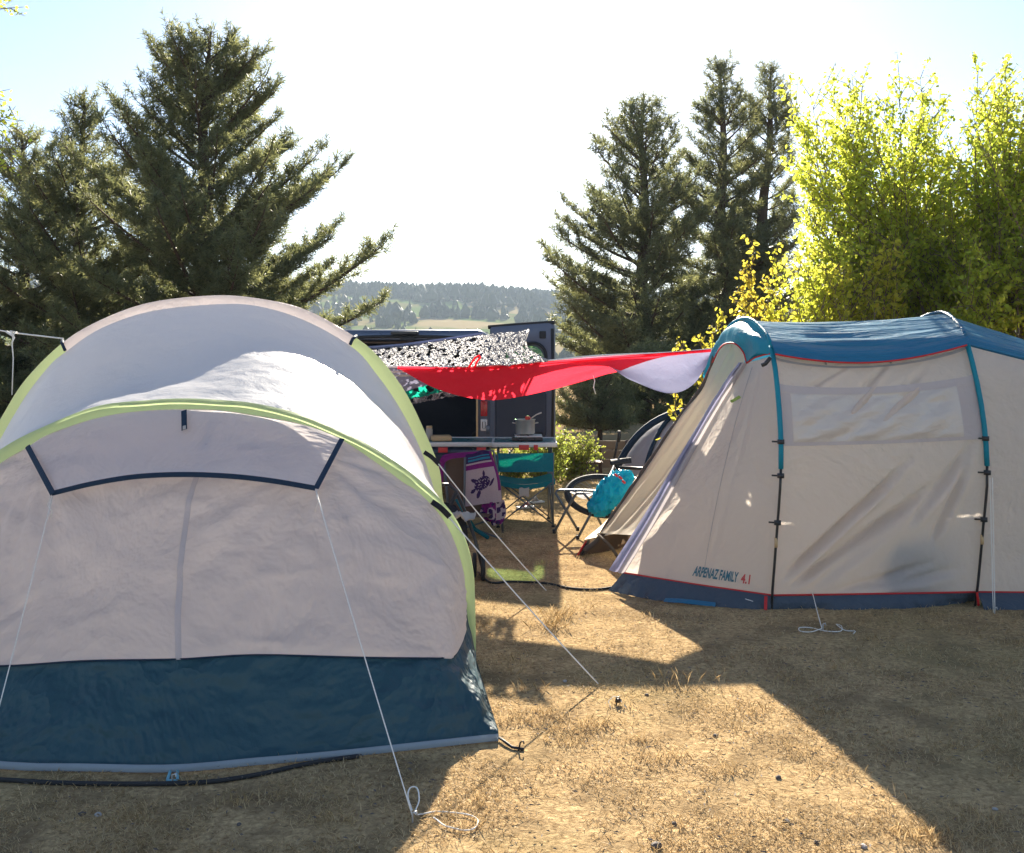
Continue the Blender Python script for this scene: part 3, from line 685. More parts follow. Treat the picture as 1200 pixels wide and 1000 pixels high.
MB().tube([Vector(p)+Vector((0, -.004, .002)) for p in csk[::3]], .004, 5).build('seam', M['navytrim'], LT)
# awning
at_ = [P(x, y, 4.88) for x, y in [(400, 514), (358, 499), (300, 488), (247, 481), (174, 482), (116, 490), (58, 510), (33, 524)]]
ab = [P(370, 572, 4.46), P(320, 563.5, 4.44), P(270, 558, 4.43), P(215, 556, 4.42), P(160, 558.5, 4.43), P(110, 566.5, 4.45), P(62, 578, 4.47)]
cat_, cab = catmull(at_, 60), catmull(ab, 60)
am = (cat_+cab)/2; am[:, 2] -= .03*np.sin(np.linspace(0, math.pi, 60)); am[:, 1] += .02
S = lofting([cat_, am, cab], 60, 24)
sheet('awning', S, M['grey'], LT, lambda p, u, v: .006*fnoise(p, (3, 3, 3), 3)+.010*v*math.exp(-((u-.22+.2*v)/.05)**2)-.008*math.exp(-((u-.30+.22*v)/.06)**2), .05)
def flat_ribbon(name, pts, w2, nrm, mat, parent, n=24):
    c = catmull(pts, n) if len(pts) > 2 else np.linspace(tuple(pts[0]), tuple(pts[1]), n)
    t = np.gradient(c, axis=0); nr = np.array(nrm, float); sd_ = np.cross(t, nr); sd_ /= np.linalg.norm(sd_, axis=1, keepdims=True)
    S = np.stack([c-sd_*w2, c+nr*.003, c+sd_*w2]); return sheet(name, S, M[mat], parent)
flat_ribbon('awning_trim', [p+Vector((0, -.008, 0)) for p in ab], .012, (0, -.9, .4), 'navytrim', LT, 60)
flat_ribbon('awning_trim', [P(401, 514, 4.86), P(370, 573, 4.45)], .013, (0, -.9, .4), 'navytrim', LT)
flat_ribbon('awning_trim', [P(32, 523, 4.86), P(62, 579, 4.45)], .013, (0, -.9, .4), 'navytrim', LT)
flat_ribbon('vent_strap', [P(215.5, 481, 4.85), P(216, 504, 4.74)], .014, (0, -1, .2), 'navytrim', LT)
mb = MB().tube([P(209, 502.2, 4.725)+Vector((.017, 0, 0)), P(222, 502.2, 4.725)-Vector((.017, 0, 0))], .003, 5)
flat_ribbon('size_tag', [P(215.9, 499, 4.745), P(216, 503.5, 4.73)], .008, (0, -1, .2), 'whitefab', LT)
# black ties on the right hand arches
for (a, b, Y) in [((497, 530), (515, 545), 6.48), ((506, 588), (527, 606), 4.93)]:
    flat_ribbon('black_tie', [P(*a, Y), P((a[0]+b[0])/2, (a[1]+b[1])/2-1.5, Y-.02), P(*b, Y)], .014, (.1, -1, .1), 'blackfab', LT, 8)
# side poles ends, peg loop
mb = MB().tube([G(203, 906)+Vector((-.012, .012, .012)), G(196, 917)+Vector((0, 0, .006))], .006, 5).tube([G(203, 906)+Vector((.012, .012, .012)), G(208, 917)+Vector((0, 0, .006))], .006, 5).tube([G(196, 917)+Vector((0, 0, .006)), G(208, 917)+Vector((0, 0, .006))], .006, 5)
mb.build('peg_loop', M['bluepeg'], LT)
MB().tube([G(585, 868)+Vector((0, 0, .012)), G(592, 873)+Vector((0, 0, .012)), G(600, 878)+Vector((0, 0, .008)), G(614, 880)+Vector((0, 0, .006))], .006, 5).build('peg_loop', M['darkrope'], LT)
def rope(name, a, b, r, parent, mat='rope', sag=.01, n=10):
    a = Vector(a); b = Vector(b); pts = []
    for i in range(n+1):
        t = i/n; p = a.lerp(b, t); p.z -= sag*4*t*(1-t); pts.append(p)
    return MB().tube(pts, r, 6).build(name, M[mat], parent)
# guy lines of the left tent (pegged down)
e1 = G(483, 962); e1.z = .02
rope('guy_line', P(370, 574, 4.44), e1, .0024, LT)
rope('guy_line', P(62, 580, 4.47), G(-22, 915)+Vector((0, 0, .02)), .0024, LT)
MB().tube([P(60, 580, 4.465), P(56, 592, 4.46), P(61, 600, 4.46), P(59, 607, 4.46)], .0022, 5).build('cord_end', M['rope'], LT)
MB().tube([P(370, 575, 4.455), P(373, 588, 4.45), P(369, 600, 4.45)], .0022, 5).build('cord_end', M['rope'], LT)
e2 = G(701, 804); e2.z = .01
rope('guy_line', P(526, 606, 4.93), e2, .0038, LT)
rope('guy_line', P(514, 544, 6.45), G(640, 694)+Vector((0, 0, .01)), .0045, LT, sag=.02)
loopc = [(483, 960), (478, 950), (481, 943), (489, 944), (491, 952), (486, 960), (494, 957), (510, 954), (530, 955), (550, 958), (560, 964), (557, 973), (545, 976), (530, 973), (520, 970), (511, 963), (508, 961)]
pts = [G(x, y) for x, y in loopc]; hz = [.03, .05, .06, .06, .04, .02]+[.008]*11
for p, h in zip(pts, hz): p.z = h
MB().tube([Vector(p) for p in catmull(pts, 80)], .0026, 6).build('guy_line_slack', M['rope'], LT)
def peg(p, label, mat='alu', dirx=-.05):
    p = Vector(p); r = empty('tent_peg', p, label, 'tent peg', 'tent pegs in the dry grass')
    MB().tube([p+Vector((0, 0, -.05)), p+Vector((dirx, -.01, .035)), p+Vector((dirx+.012, -.01, .04)), p+Vector((dirx+.014, -.012, .028))], .0035, 6).build('shaft', M[mat], r); return r
peg(G(484, 963), 'tent peg holding the white cord with the loose loop in the foreground', dirx=0)
peg(G(203, 918), 'tent peg in the pale blue loop at the front hem of the lime tent', dirx=0)
peg(G(604, 879), 'dark tent peg at the right front corner of the navy groundsheet', 'blacktube', .02)
# left rope on the tree side
lr = MB().tube([P(-200, 372, 6.5), P(0, 387.5, 6.5), P(14, 390, 6.5), P(74, 397, 6.54)], .005, 6)
o = lr.build('washing_line', M['rope']); tag(o, 'pale rope stretched from the left edge to the top of the lime tent', 'rope')
k = MB().tube([P(8, 389, 6.49), P(14, 393, 6.47), P(19, 389, 6.49), P(13, 388, 6.47), P(16, 396, 6.47), P(14, 402, 6.48), P(15.5, 420, 6.48), P(14, 463, 6.48)], [.009, .010, .009, .009, .008, .004, .0035, .0035], 6)
o = k.build('hanging_cord', M['rope']); tag(o, 'short knotted cord hanging down from the pale rope at the left edge', 'cord')
# pale guy rope loop far peg
pg = G(722, 826); r_ = peg(pg, 'black and white peg with a small loop of cord in the sunlit grass', 'blacktube', .0)
MB().tube([pg+Vector(v) for v in [(-.03, -.05, .004), (-.035, 0, .015), (-.01, .02, .03), (.0, .01, .033), (.02, 0, .02), (.04, -.05, .004)]], .0018, 5).build('cord', M['rope'], r_)
MB().box(pg+Vector((.01, 0, .018)), (.028, .014, .018), Euler((.3, .2, .5)), .004).build('slider', M['blacktube'], r_)

# power cables on the ground
def cable(name, pix, r, label, mat='rubber'):
    pts = [G(x, y)+Vector((0, 0, r)) for x, y in pix]
    o = MB().tube([Vector(p) for p in catmull(pts, 70)], r, 6).build(name, M[mat]); tag(o, label, 'cable')
cable('power_cable', [(-60, 915), (0, 916.5), (60, 920), (130, 921.5), (205, 921), (255, 918), (310, 909), (350, 900), (390, 893), (420, 889)], .009, 'thick black cable lying along the front hem of the lime tent')
cable('power_cable', [(560, 672), (575, 684), (600, 683), (640, 685), (670, 691), (700, 692), (722, 689)], .008, 'black cable crossing the gap between the two tents')

# ------------------------------------------------------------------ right tent
RT = empty('tunnel_tent', (2.3, 7.2, 0), 'long warm grey tunnel tent with blue roof and red piping on the right', 'tent')
a1 = [P(903, 713, 6.2), P(903.5, 700, 6.2), P(908, 640, 6.18), P(914, 550, 6.15), P(912, 480, 6.17), P(904, 413, 6.28), P(891, 388, 6.6), P(872, 377, 6.95), P(850, 391, 7.45), P(831, 436, 7.95), Vector((1.55, 8.25, .9)), Vector((1.52, 8.42, .35)), Vector((1.52, 8.48, 0))]
a2 = [P(1141, 709, 6.28), P(1143, 695, 6.28), P(1150, 620, 6.24), P(1155, 555, 6.2), P(1149, 480, 6.2), P(1132, 404, 6.3), P(1120, 382, 6.6), P(1100, 370, 6.95), Vector((3.0, 7.5, 1.77)), Vector((2.99, 8.0, 1.42)), Vector((2.97, 8.3, .9)), Vector((2.96, 8.45, .35)), Vector((2.96, 8.5, 0))]
NA = 120; c1 = catmull(a1, NA); c2 = catmull(a2, NA)
zi = lambda c, z, near=True: (min(range(len(c)//2), key=lambda i: abs(c[i][2]-z)) if near else max(range(len(c)//2, len(c)), key=lambda i: -abs(c[i][2]-z)))
h1, h2 = zi(c1, 1.585), zi(c2, 1.63); f1, f2 = zi(c1, 1.35, False), zi(c2, 1.35, False); p1, p2 = zi(c1, .085), zi(c2, .10)
def span(i0, i1, j0, j1, n, nu, sag=None):
    A = catmull(c1[i0:i1+1], n); B = catmull(c2[j0:j1+1], n); t = np.linspace(0, 1, nu)[:, None, None]
    S = A*(1-t)+B*t
    if sag: S = sag(S, t)
    return np.transpose(S, (1, 0, 2))
def sagroof(S, t):
    k = np.sin(t*math.pi)**.8; S = S.copy(); S[..., 2] -= (.035*k[..., 0])*np.linspace(1, 1, S.shape[1]); 
    S[..., 2] -= (.05*np.sin(t*math.pi)[..., 0])*np.exp(-np.linspace(0, 1, S.shape[1])*14); return S
S = span(h1, f1, h2, f2, 40, 120, sagroof)
S[:, :, 1] -= (.02+.05*np.exp(-np.linspace(0, 1, S.shape[0])*9))[:, None]; S[:, :, 2] += .012
def d_blue(p, u, v):
    f = 0
    for (v0, u0, u1) in ((.13, .05, .75), (.21, 0, .6), (.29, .1, .8), (.06, .2, 1), (.38, 0, 1)):
        f += -.012*math.exp(-((v-v0-.02*math.sin(u*5))/.018)**2)*max(0, min(1, (u-u0)*6))*max(0, min(1, (u1-u)*4))
    return f+.010*fnoise(p, (1.2, 4, 4), 3, .55, 4)
sheet('roof_fly', S, M['bluero'], RT, d_blue, .02)
hemr = [Vector(p)+Vector((0, -.006, 0)) for p in S[0][::4]]
MB().tube(hemr, .006, 5).build('red_piping', M['redtrim'], RT)
# front wall between the arches
S = span(p1, h1+2, p2, h2+2, 90, 110)
S[:, :, 2] -= .13*np.sin(np.linspace(0, math.pi, 110))[None, :]**.7*(np.linspace(0, 1, 90)[:, None]**5)
def folds(p, u, v):
    f = .010*fnoise(p, (1.2, 1.2, 1.2), 3, .5, 9)
    for (ua, va, ub, vb, wd, dp) in ((.04, .06, .66, .55, .016, .022), (.08, .03, .75, .42, .018, .02), (.16, .02, .9, .52, .03, .012), (.62, .25, .98, .62, .02, .013), (.75, .18, .93, .55, .018, .012), (.30, .70, .62, .98, .015, .010), (.02, .74, .42, .97, .012, .008), (.45, .68, .8, .92, .02, .008), (.3, 0, .8, .12, .02, .014), (.4, 0, .95, .1, .02, .012)):
        dx, dy = ub-ua, (vb-va)*.95; L = math.hypot(dx, dy); x, y = u-ua, (v-va)*.95
        t = (x*dx+y*dy)/L/L; d = (x*dy-y*dx)/L
        e = max(0, min(1, t*6))*max(0, min(1, (1-t)*3)) if 0 < t < 1 else 0
        f += -3.2*dp*e*math.exp(-(d/(wd*.8))**2)+dp*1.6*e*math.exp(-((d-wd*1.8)/wd)**2)
    return f
sheet('side_wall', S, M['wall'], RT, folds, .03)
WS = S; WN = normals(S)
def onwall(u, v, off):
    i = v*(WS.shape[0]-1); j = u*(WS.shape[1]-1); i0, j0 = int(min(i, WS.shape[0]-2)), int(min(j, WS.shape[1]-2)); a, b = i-i0, j-j0
    p = (WS[i0, j0]*(1-a)*(1-b)+WS[i0+1, j0]*a*(1-b)+WS[i0, j0+1]*(1-a)*b+WS[i0+1, j0+1]*a*b); n = WN[i0, j0]
    if n[1] > 0: n = -n
    return p+n*off
def wallpatch(name, u0, u1, v0, v1, off, mat, nu=30, nv=12, disp=None):
    S = np.array([[onwall(u0+(u1-u0)*j/(nu-1), v0+(v1-v0)*i/(nv-1), off) for j in range(nu)] for i in range(nv)])
    return sheet(name, S, M[mat], RT, disp, .1)
vz = lambda py: (1.6-(py-HY)/F*6.2-.09)/(1.6-.09)
W = wallpatch('window', .065, .90, vz(525), vz(467), .012, 'vinyl', 70, 30, lambda p, u, v: .008*fnoise(p, (2.5, 1, 5), 4, .6, 3)+.006*math.sin((u-v*.6)*22)*.5)
for (u0, u1, v0, v1) in ((0.004, 1, vz(469), vz(460)), (.004, .996, vz(529), vz(525)), (.004, .065, vz(525), vz(469)), (.90, .996, vz(525), vz(469))):
    wallpatch('window_border', u0, u1, v0, v1, .009 if v1-v0 < .02 or u1-u0 < .2 else .014, 'border', 30, 6)
wallpatch('seam_band', .004, .996, vz(431), vz(427.5), .008, 'band')
for px in (975.5, 1054.5): wallpatch('hook_tape', (px-912)/236, (px-909.5)/236, vz(427), vz(417), .012, 'whitefab', 3, 4)
wp = catmull(c1[p1:p1+1].tolist()+[tuple(onwall(u, 0.0, .004)) for u in (.25, .5, .75)]+c2[p2:p2+1].tolist(), 40)
MB().tube([Vector(p)+Vector((0, -.008, 0)) for p in wp], .0065, 5).build('red_piping', M['redtrim'], RT)
# far wall
S = span(f1, NA-1, f2, NA-1, 20, 40); sheet('far_wall', S, M['wall'], RT, lambda p, u, v: .01*fnoise(p, (2, 2, 2), 3), .05)
# porch
N0 = P(712, 691, 6.69); N0.z = .01; N1 = P(730, 671, 6.69); F0 = G(680, 652)
Dr = [P(875, 425, 6.72), P(872, 414, 6.75), P(864, 404.5, 6.82), P(855, 402, 6.98), P(845, 407, 7.3), P(835, 425, 7.7), P(825, 446, 7.93)]
seam = [N1, P(768, 608, 6.86), P(806, 540, 6.98), P(842, 477, 6.93), P(875, 425, 6.72)]
cs = catmull(seam, 60); cn = catmull(c1[p1:h1+1], 60)
S = np.transpose(lofting([cs, cs*.5+cn*.5+np.array([0, -.02, 0]), cn], 60, 50), (1, 0, 2))
def d_porch(p, u, v): return .010*fnoise(p, (1.5, 1.5, 1.2), 3, .5, 12)+.006*math.sin((u*9+v*2.2))*(1-v)-.006*math.exp(-((u-.55)/.02)**2)
sheet('porch_wall', S, M['wall'], RT, d_porch, .05)
PS = S; PN = normals(S)
def onporch(u, v, off):
    i = v*(PS.shape[0]-1); j = u*(PS.shape[1]-1); i0, j0 = int(min(i, PS.shape[0]-2)), int(min(j, PS.shape[1]-2)); a, b = i-i0, j-j0
    p = (PS[i0, j0]*(1-a)*(1-b)+PS[i0+1, j0]*a*(1-b)+PS[i0, j0+1]*(1-a)*b+PS[i0+1, j0+1]*a*b); n = PN[i0, j0]
    if n[1] > 0: n = -n
    return p+n*off
# sleeve along the seam
cso = cs+np.array([-.032, .02, .0]); csm = (cs+cso)/2+np.array([-.01, -.035, 0])
sheet('porch_sleeve', lofting([cso, csm, cs+np.array([.012, -.012, 0])], 60, 8), M['band'], RT, lambda p, u, v: .003*fnoise(p, (12, 12, 12), 2))
cso2 = cso+np.array([-.055, .06, .0])*np.linspace(.25, 1, 60)[:, None][::-1]
sheet('rolled_door', lofting([cso2, (cso+cso2)/2+np.array([0, -.03, 0]), cso], 60, 10), M['lilac'], RT, lambda p, u, v: .012*math.sin(v*9+u*3)+.006*fnoise(p, (6, 6, 6), 3), .05)
# turquoise front of the roof
cd_ = catmull(Dr, 50); ca = catmull(c1[h1:zi(c1, 1.40, False)+1], 50)
S = lofting([ca+np.array([0, -.012, .008]), (ca+cd_)/2+np.array([-.03, -.03, .035]), cd_], 50, 14)
sheet('roof_front', S, M['teal'], RT, lambda p, u, v: .008*fnoise(p, (5, 5, 5), 3), .1)
MB().tube([Vector(p)+Vector((-.004, -.008, 0)) for p in cd_], .006, 5).build('red_piping', M['redtrim'], RT)
MB().tube([P(875, 425.5, 6.70), P(885, 419, 6.56), P(895, 416, 6.41), P(904, 414.5, 6.26)], .006, 5).build('red_piping', M['redtrim'], RT)
S = lofting([[P(875, 425.5, 6.71), P(885, 419, 6.57), P(895, 416, 6.42), P(904, 414.5, 6.27)], [P(872, 414, 6.74), P(882, 404, 6.66), P(890, 398, 6.58), P(897, 398, 6.5)]], 12, 5)
sheet('roof_front_gusset', S, M['teal'], RT)
# far side of the porch, seen from inside, lit by the sun
fe = [F0+Vector((.03, 0, .13)), P(715, 605, 7.86), P(750, 553, 7.88), P(790, 496, 7.9), P(825, 446, 7.93)]
cfe = catmull(fe, 50); cfw = catmull([c1[i] for i in range(NA-1, f1-1, -1)], 50); cfw[:, 2] = np.maximum(cfw[:, 2], .12)
cfm = (cfe+cfw)/2+np.array([0, .10, 0])
S = np.transpose(lofting([cfe, cfm, cfw], 50, 40), (1, 0, 2))
def d_far(p, u, v): return .02*math.exp(-((u-.35-.3*v)/.03)**2)-.02*math.exp(-((u-.5-.25*v)/.035)**2)+.015*math.exp(-((u-.68-.1*v)/.03)**2)+.008*fnoise(p, (3, 3, 2), 3)
sheet('inner_porch_wall', S, M['cream'], RT, d_far, .04)
dl = catmull([P(703, 625, 7.8), P(722, 600, 7.80), P(757, 550, 7.80), P(795, 492, 7.82), P(826, 446, 7.88), P(845, 407, 7.3), P(856, 402.5, 6.98)], 70)
dr_ = catmull([P(752, 628, 6.86), P(770, 604, 6.92), P(806, 540, 7.05), P(842, 477, 7.0), P(872, 425, 6.78), P(868, 408, 6.82), P(857, 402.5, 6.96)], 70)
kk = np.sin(np.linspace(0, math.pi, 70))[:, None]
dmid = (dl+dr_)/2+np.array([.05, 0, -.03])*kk
DS = np.transpose(lofting([dl, dmid, dr_], 70, 50), (1, 0, 2))
def d_door(p, u, v):
    f = 0
    for c, k, a in ((.22, .10, .016), (.42, .22, -.016), (.60, .30, .014), (.80, .2, -.012)): f += a*math.exp(-((u-c-k*(v-.5))/.05)**2)
    return f+.006*fnoise(p, (4, 2, 2), 3)
sheet('porch_door', np.transpose(DS, (0, 1, 2)), M['door'], RT, d_door, .04)
MB().box((1.33, 8.16, .42), (.26, .012, .42), Euler((0, .06, -.55)), .004).build('shadow_panel', M['band'], RT)  # dark panel standing in for the rectangular shadow on the cream cloth
# lower brown edge of that wall
lw = lofting([[F0+Vector((.03, 0, .13)), Vector((1.05, 8.16, .14)), Vector((1.5, 8.46, .13))], [F0+Vector((0, .01, 0)), Vector((1.05, 8.2, 0)), Vector((1.52, 8.5, 0))]], 20, 5)
sheet('inner_mud_flap', lw, M['brownmud'], RT)
# dark edge band of the door
ed = lofting([[F0, F0+Vector((.03, 0, .13)), P(715, 605, 7.86), P(750, 553, 7.88), P(790, 496, 7.9), P(825, 446, 7.9), P(836, 420, 7.7)],
              [F0+Vector((.04, -.1, 0)), P(694, 633, 7.80), P(723, 600, 7.80), P(759, 550, 7.80), P(797, 492, 7.80), P(829, 448, 7.8), P(842, 415, 7.6)]], 50, 5)
et = catmull([F0+Vector((.03, -.03, .05)), P(700, 633, 7.8), P(722, 602, 7.82), P(757, 551, 7.84), P(796, 493, 7.86), P(827, 448, 7.86), P(838, 417, 7.65)], 60)
rr_ = [.020+.012*math.sin(math.pi*min(1, t*1.15))+.003*math.sin(t*47+math.sin(t*19)) for t in np.linspace(0, 1, 60)]
MB().tube([Vector(p) for p in et], rr_, 10).build('rolled_door_edge', M['taupe'], RT)
MB().tube([F0+Vector((0, -.01, .004)), P(690, 633, 7.82)], .014, 6).build('pole_foot', M['blacktube'], RT)
MB().tube([F0+Vector((-.025, -.015, .004)), P(687, 634, 7.8)], .008, 6).build('red_piping', M['redtrim'], RT)
MB().tube([P(701, 626, 7.78), P(716, 641, 7.6), G(729, 662)+Vector((0, 0, .01))], .012, 6).build('threshold_strap', M['taupe'], RT)
MB().tube([P(834, 425, 7.9), P(829, 440, 7.95), P(822, 455, 8.0)], .012, 6).build('pole_sleeve', M['teal'], RT)
# pole sleeves and poles on the near side
for c, hh, sy, lab in ((c1, h1, 535, 0), (c2, h2, 545, 1)):
    zc = 1.6-(550-HY)/F*6.17; ic = zi(c, zc)
    off = Vector((0, -.022, 0))
    slv = [Vector(p)+off for p in c[ic:hh+2:3]]+[Vector(c[hh+2])+off]
    MB().tube(slv, .016, 7).build('pole_sleeve', M['teal'], RT)
    ov = [Vector(p)+Vector((0, -.02, .025)) for p in c[hh+1:zi(c, 1.45, False):3]]
    MB().tube(ov, .011, 7).build('pole_sleeve', M['bluero'] if lab else M['teal'], RT)
    MB().tube([Vector(p)+off for p in c[0:ic+1:3]], .0085, 7).build('pole', M['blacktube'], RT)
    for zz in (zc+.18, zc-.02, .55):
        q = Vector(c[zi(c, zz)])+off; MB().tube([q-Vector((.0, .0, .014)), q+Vector((0, 0, .014))], .022, 8).tube([q+Vector((-.05, .02, 0)), q], .006, 5).build('pole_clip', M['blacktube'], RT)
    q = Vector(c[zi(c, .42)])+off; MB().tube([q-Vector((0, 0, .03)), q+Vector((0, 0, .03))], .0105, 8).build('pole_label', M['board'], RT)
q = P(903, 419, 6.2); MB().tube([q, q+Vector((-.03, .01, -.04)), q+Vector((-.05, .02, -.05))], .013, 6).build('pole_clip', M['blacktube'], RT)
# bedroom pod towards the right
def scl(c, X, ks, cy=7.25): return np.array([(X+(p[0]-2.95)*.6, cy+(p[1]-cy)*(1-.18*(1-ks)), p[2]*ks) for p in c])
c3a = scl(c2, 3.75, .86); c3b = scl(c2, 4.6, .63); c3c = scl(c2, 5.1, .35)
full = [c2, c3a, c3b, c3c]
cz = [catmull(c[zi(c, c[h2][2]*1.0 if k == 0 else c[h2][2]):f2+1], 40) for k, c in enumerate(full)]
S = lofting([c+np.array([0, -.012, .01]) for c in cz], 40, 40); sheet('pod_roof', S, M['bluero'], RT, lambda p, u, v: .008*fnoise(p, (2, 4, 4), 3), .03)
nw = [catmull(c[p2:h2+1], 40) for c in full]
for c in nw: c[:, 2] = np.maximum(c[:, 2], .06)
S = lofting(nw, 40, 60); sheet('pod_wall', S, M['wall'], RT, lambda p, u, v: .012*fnoise(p, (1.3, 1, 3), 3, .5, 7), .03)
fw = [catmull(c[f2:], 30) for c in full]; sheet('pod_wall', lofting(fw, 30, 20), M['wall'], RT)
MB().tube([Vector(c[0])+Vector((0, -.008, 0)) for c in (nw[0], nw[1], nw[2])], .0065, 5).build('red_piping', M['redtrim'], RT)
# skirt
ptop = [Vector(p)+Vector((0, -.002, 0)) for p in [tuple(N1), tuple(P(760, 676.5, 6.62)), tuple(P(820, 684.5, 6.44)), tuple(P(870, 692, 6.28)), tuple(c1[p1])]]
pw = [Vector(PS[0][j])+Vector((0, -.004, 0)) for j in range(0, PS.shape[1], 6)]+[Vector(c1[p1])+Vector((0, -.006, 0))]
MB().tube(pw, .0065, 5).build('red_piping', M['redtrim'], RT)
def skirt(name, topc, botc):
    S = lofting([topc, [(Vector(a)+Vector(b))/2+Vector((0, -.012, 0)) for a, b in zip(topc, botc)], botc], 70, 12)
    return sheet(name, S, M['mud'], RT, lambda p, u, v: .016*fnoise(p, (3, 3, 6), 4, .6, 5)*v+.006*math.sin(u*60)*v, 0)
tA = [pw[int(i)] for i in np.linspace(0, len(pw)-1, 7)]; bA = [G(x, y) for x, y in [(712, 692), (738, 698), (775, 705), (812, 709), (848, 712), (880, 714), (903, 714.5)]]
for b in bA: b.z = -.003
skirt('mud_flap', tA, bA)
tB = [Vector(wp[int(i)])+Vector((0, -.004, 0)) for i in np.linspace(0, 39, 7)]; bB = [G(x, y) for x, y in [(903, 714.5), (945, 713), (985, 715), (1030, 714), (1070, 713), (1110, 709), (1141, 704)]]
for b in bB: b.z = -.003
skirt('mud_flap', tB, bB)
tC = [Vector(nw[0][0]), Vector(nw[1][0]), Vector(nw[2][0])]; tC = [Vector(p)+Vector((0, -.004, 0)) for p in catmull(tC, 6)]
bC = [Vector((p.x, p.y-.12, -.003)) for p in tC]
skirt('mud_flap', tC, bC)
flat_ribbon('blue_flap', [G(778, 706)+Vector((0, -.02, .02)), G(800, 709)+Vector((0, -.02, .03)), G(838, 712)+Vector((0, -.01, .02))], .02, (0, -.5, .9), 'bluero', RT)
flat_ribbon('peg_tab', [Vector(c1[p1])+Vector((-.04, -.03, -.0)), G(897, 717)+Vector((0, 0, .01))], .010, (0, -1, .2), 'redtrim', RT)
flat_ribbon('peg_tab', [P(1145, 694, 6.2), G(1147, 712)+Vector((0, 0, .01))], .008, (0, -1, .2), 'redtrim', RT)
flat_ribbon('toggle', [Vector(onporch(.20, .80, .012)), Vector(onporch(.33, .83, .012))], .010, (0, -1, .1), 'limegreen', RT, 6)
MB().tube([Vector(onporch(.55-.22*t, t, .006)) for t in np.linspace(.05, .97, 9)], .0018, 4).build('side_seam', M['band'], RT)
# printed lettering
def lettering(txt, u0, u1, v0, hgt, mat, slope=0.0):
    cu = bpy.data.curves.new('t', 'FONT'); cu.body = txt; cu.size = 1; cu.offset = .03
    ob = bpy.data.objects.new('t', cu); COL.objects.link(ob); dg = bpy.context.evaluated_depsgraph_get(); me = bpy.data.meshes.new_from_object(ob.evaluated_get(dg))
    bpy.data.objects.remove(ob); xs = [v.co.x for v in me.vertices]; x0, x1 = min(xs), max(xs)
    for v in me.vertices:
        t = (v.co.x-x0)/(x1-x0); v.co = onporch(u0+(u1-u0)*t, v0+slope*t+v.co.y*hgt, .010)
    me.materials.clear(); me.materials.append(M[mat]); o = bpy.data.objects.new('lettering', me); return link(o, RT)
def uv_of(px, py):
    best = None
    for i in range(0, PS.shape[0]):
        for j in range(0, PS.shape[1]):
            p = PS[i, j]; x = 600+p[0]/p[1]*F; y = HY+(EYE-p[2])/p[1]*F; d = (x-px)**2+(y-py)**2
            if best is None or d < best[0]: best = (d, j/(PS.shape[1]-1), i/(PS.shape[0]-1))
    return best[1:]
ua, va = uv_of(813, 674); ub, vb = uv_of(865, 684); uc, vc = uv_of(868, 684.5); ue, ve = uv_of(877, 686)
uh, vh = uv_of(813, 667); M['inkteal'] = solid('teal_print', (.02, .14, .20, 1), .6); M['inkred'] = solid('red_print', (.55, .05, .05, 1), .6)
hg = .031
lettering('ARPENAZ FAMILY', ua, ub, va, hg/.72*1.35, 'inkteal', vb-va); lettering('4.1', uc, ue, vc, hg/.72*1.25, 'inkred', ve-vc)
# guy lines
rope('guy_line', P(952, 694, 6.22), G(963, 738)+Vector((0, 0, .01)), .0028, RT, sag=.005)
rope('guy_line', P(1163, 560, 6.15), G(1166, 718), .0024, RT, sag=0); rope('guy_line', P(1160, 560, 6.15), G(1164, 718), .0024, RT, sag=0)
MB().tube([Vector(p) for p in catmull([G(x, y)+Vector((0, 0, .006)) for x, y in [(963, 738), (950, 742), (938, 741), (937, 737), (950, 737), (968, 741), (985, 741), (986, 735), (980, 733), (990, 740), (1002, 741), (1000, 744)]], 60)], .0028, 5).build('guy_line_slack', M['rope'], RT)
MB().tube([P(856, 688, 6.34), P(863, 699, 6.27), P(880, 704, 6.2), G(897, 712)+Vector((0, 0, .01)), G(920, 713)+Vector((0, 0, .01))], .0026, 5).build('guy_line', M['rope'], RT)
peg(G(964, 738), 'tent peg with curled slack cord in front of the blue roofed tent', dirx=0)
peg(G(1165, 719), 'tent peg below two thin guy lines at the right edge', dirx=0)

# things inside the right tent
bp_ = empty('backpack', (2.42, 6.52, 0), 'upright backpack showing as a dark shape through the side wall of the blue roofed tent', 'backpack')
mb = MB().box((2.42, 6.47, .20), (.30, .22, .40), Euler((0, .05, .1)), .06); mb.build('bag_body', M['blackfab'], bp_)
MB().box((2.43, 6.48, .40), (.25, .2, .10), Euler((0, -.1, .1)), .045).build('lid', M['blackfab'], bp_)
MB().box((2.42, 6.355, .18), (.22, .05, .22), Euler((0, .05, .1)), .02).build('pocket', M['blackfab'], bp_)
dfb = empty('duffel_bag', (1.13, 7.95, 0), 'dark crumpled bag lying inside the open porch of the blue roofed tent', 'bag')
S = []
for t in np.linspace(0, 1, 18):
    r = .13*math.sin(math.pi*min(max(t, .03), .97))**.45; ring = []
    for k in range(17):
        a = 2*math.pi*k/16; q = r*(1+.22*mn.noise(Vector((math.cos(a)*1.5+3, math.sin(a)*1.5, t*5)))); ring.append((.96+t*.42, 7.93+t*.10+q*math.cos(a), .12+q*math.sin(a)*.9))
    S.append(ring)
sheet('bag_body', np.array(S), M['blackfab'], dfb)
MB().tube([(1.03, 7.86, .2), (1.08, 7.84, .3), (1.2, 7.86, .3), (1.25, 7.88, .2)], .01, 6).build('handle', M['blackfab'], dfb)

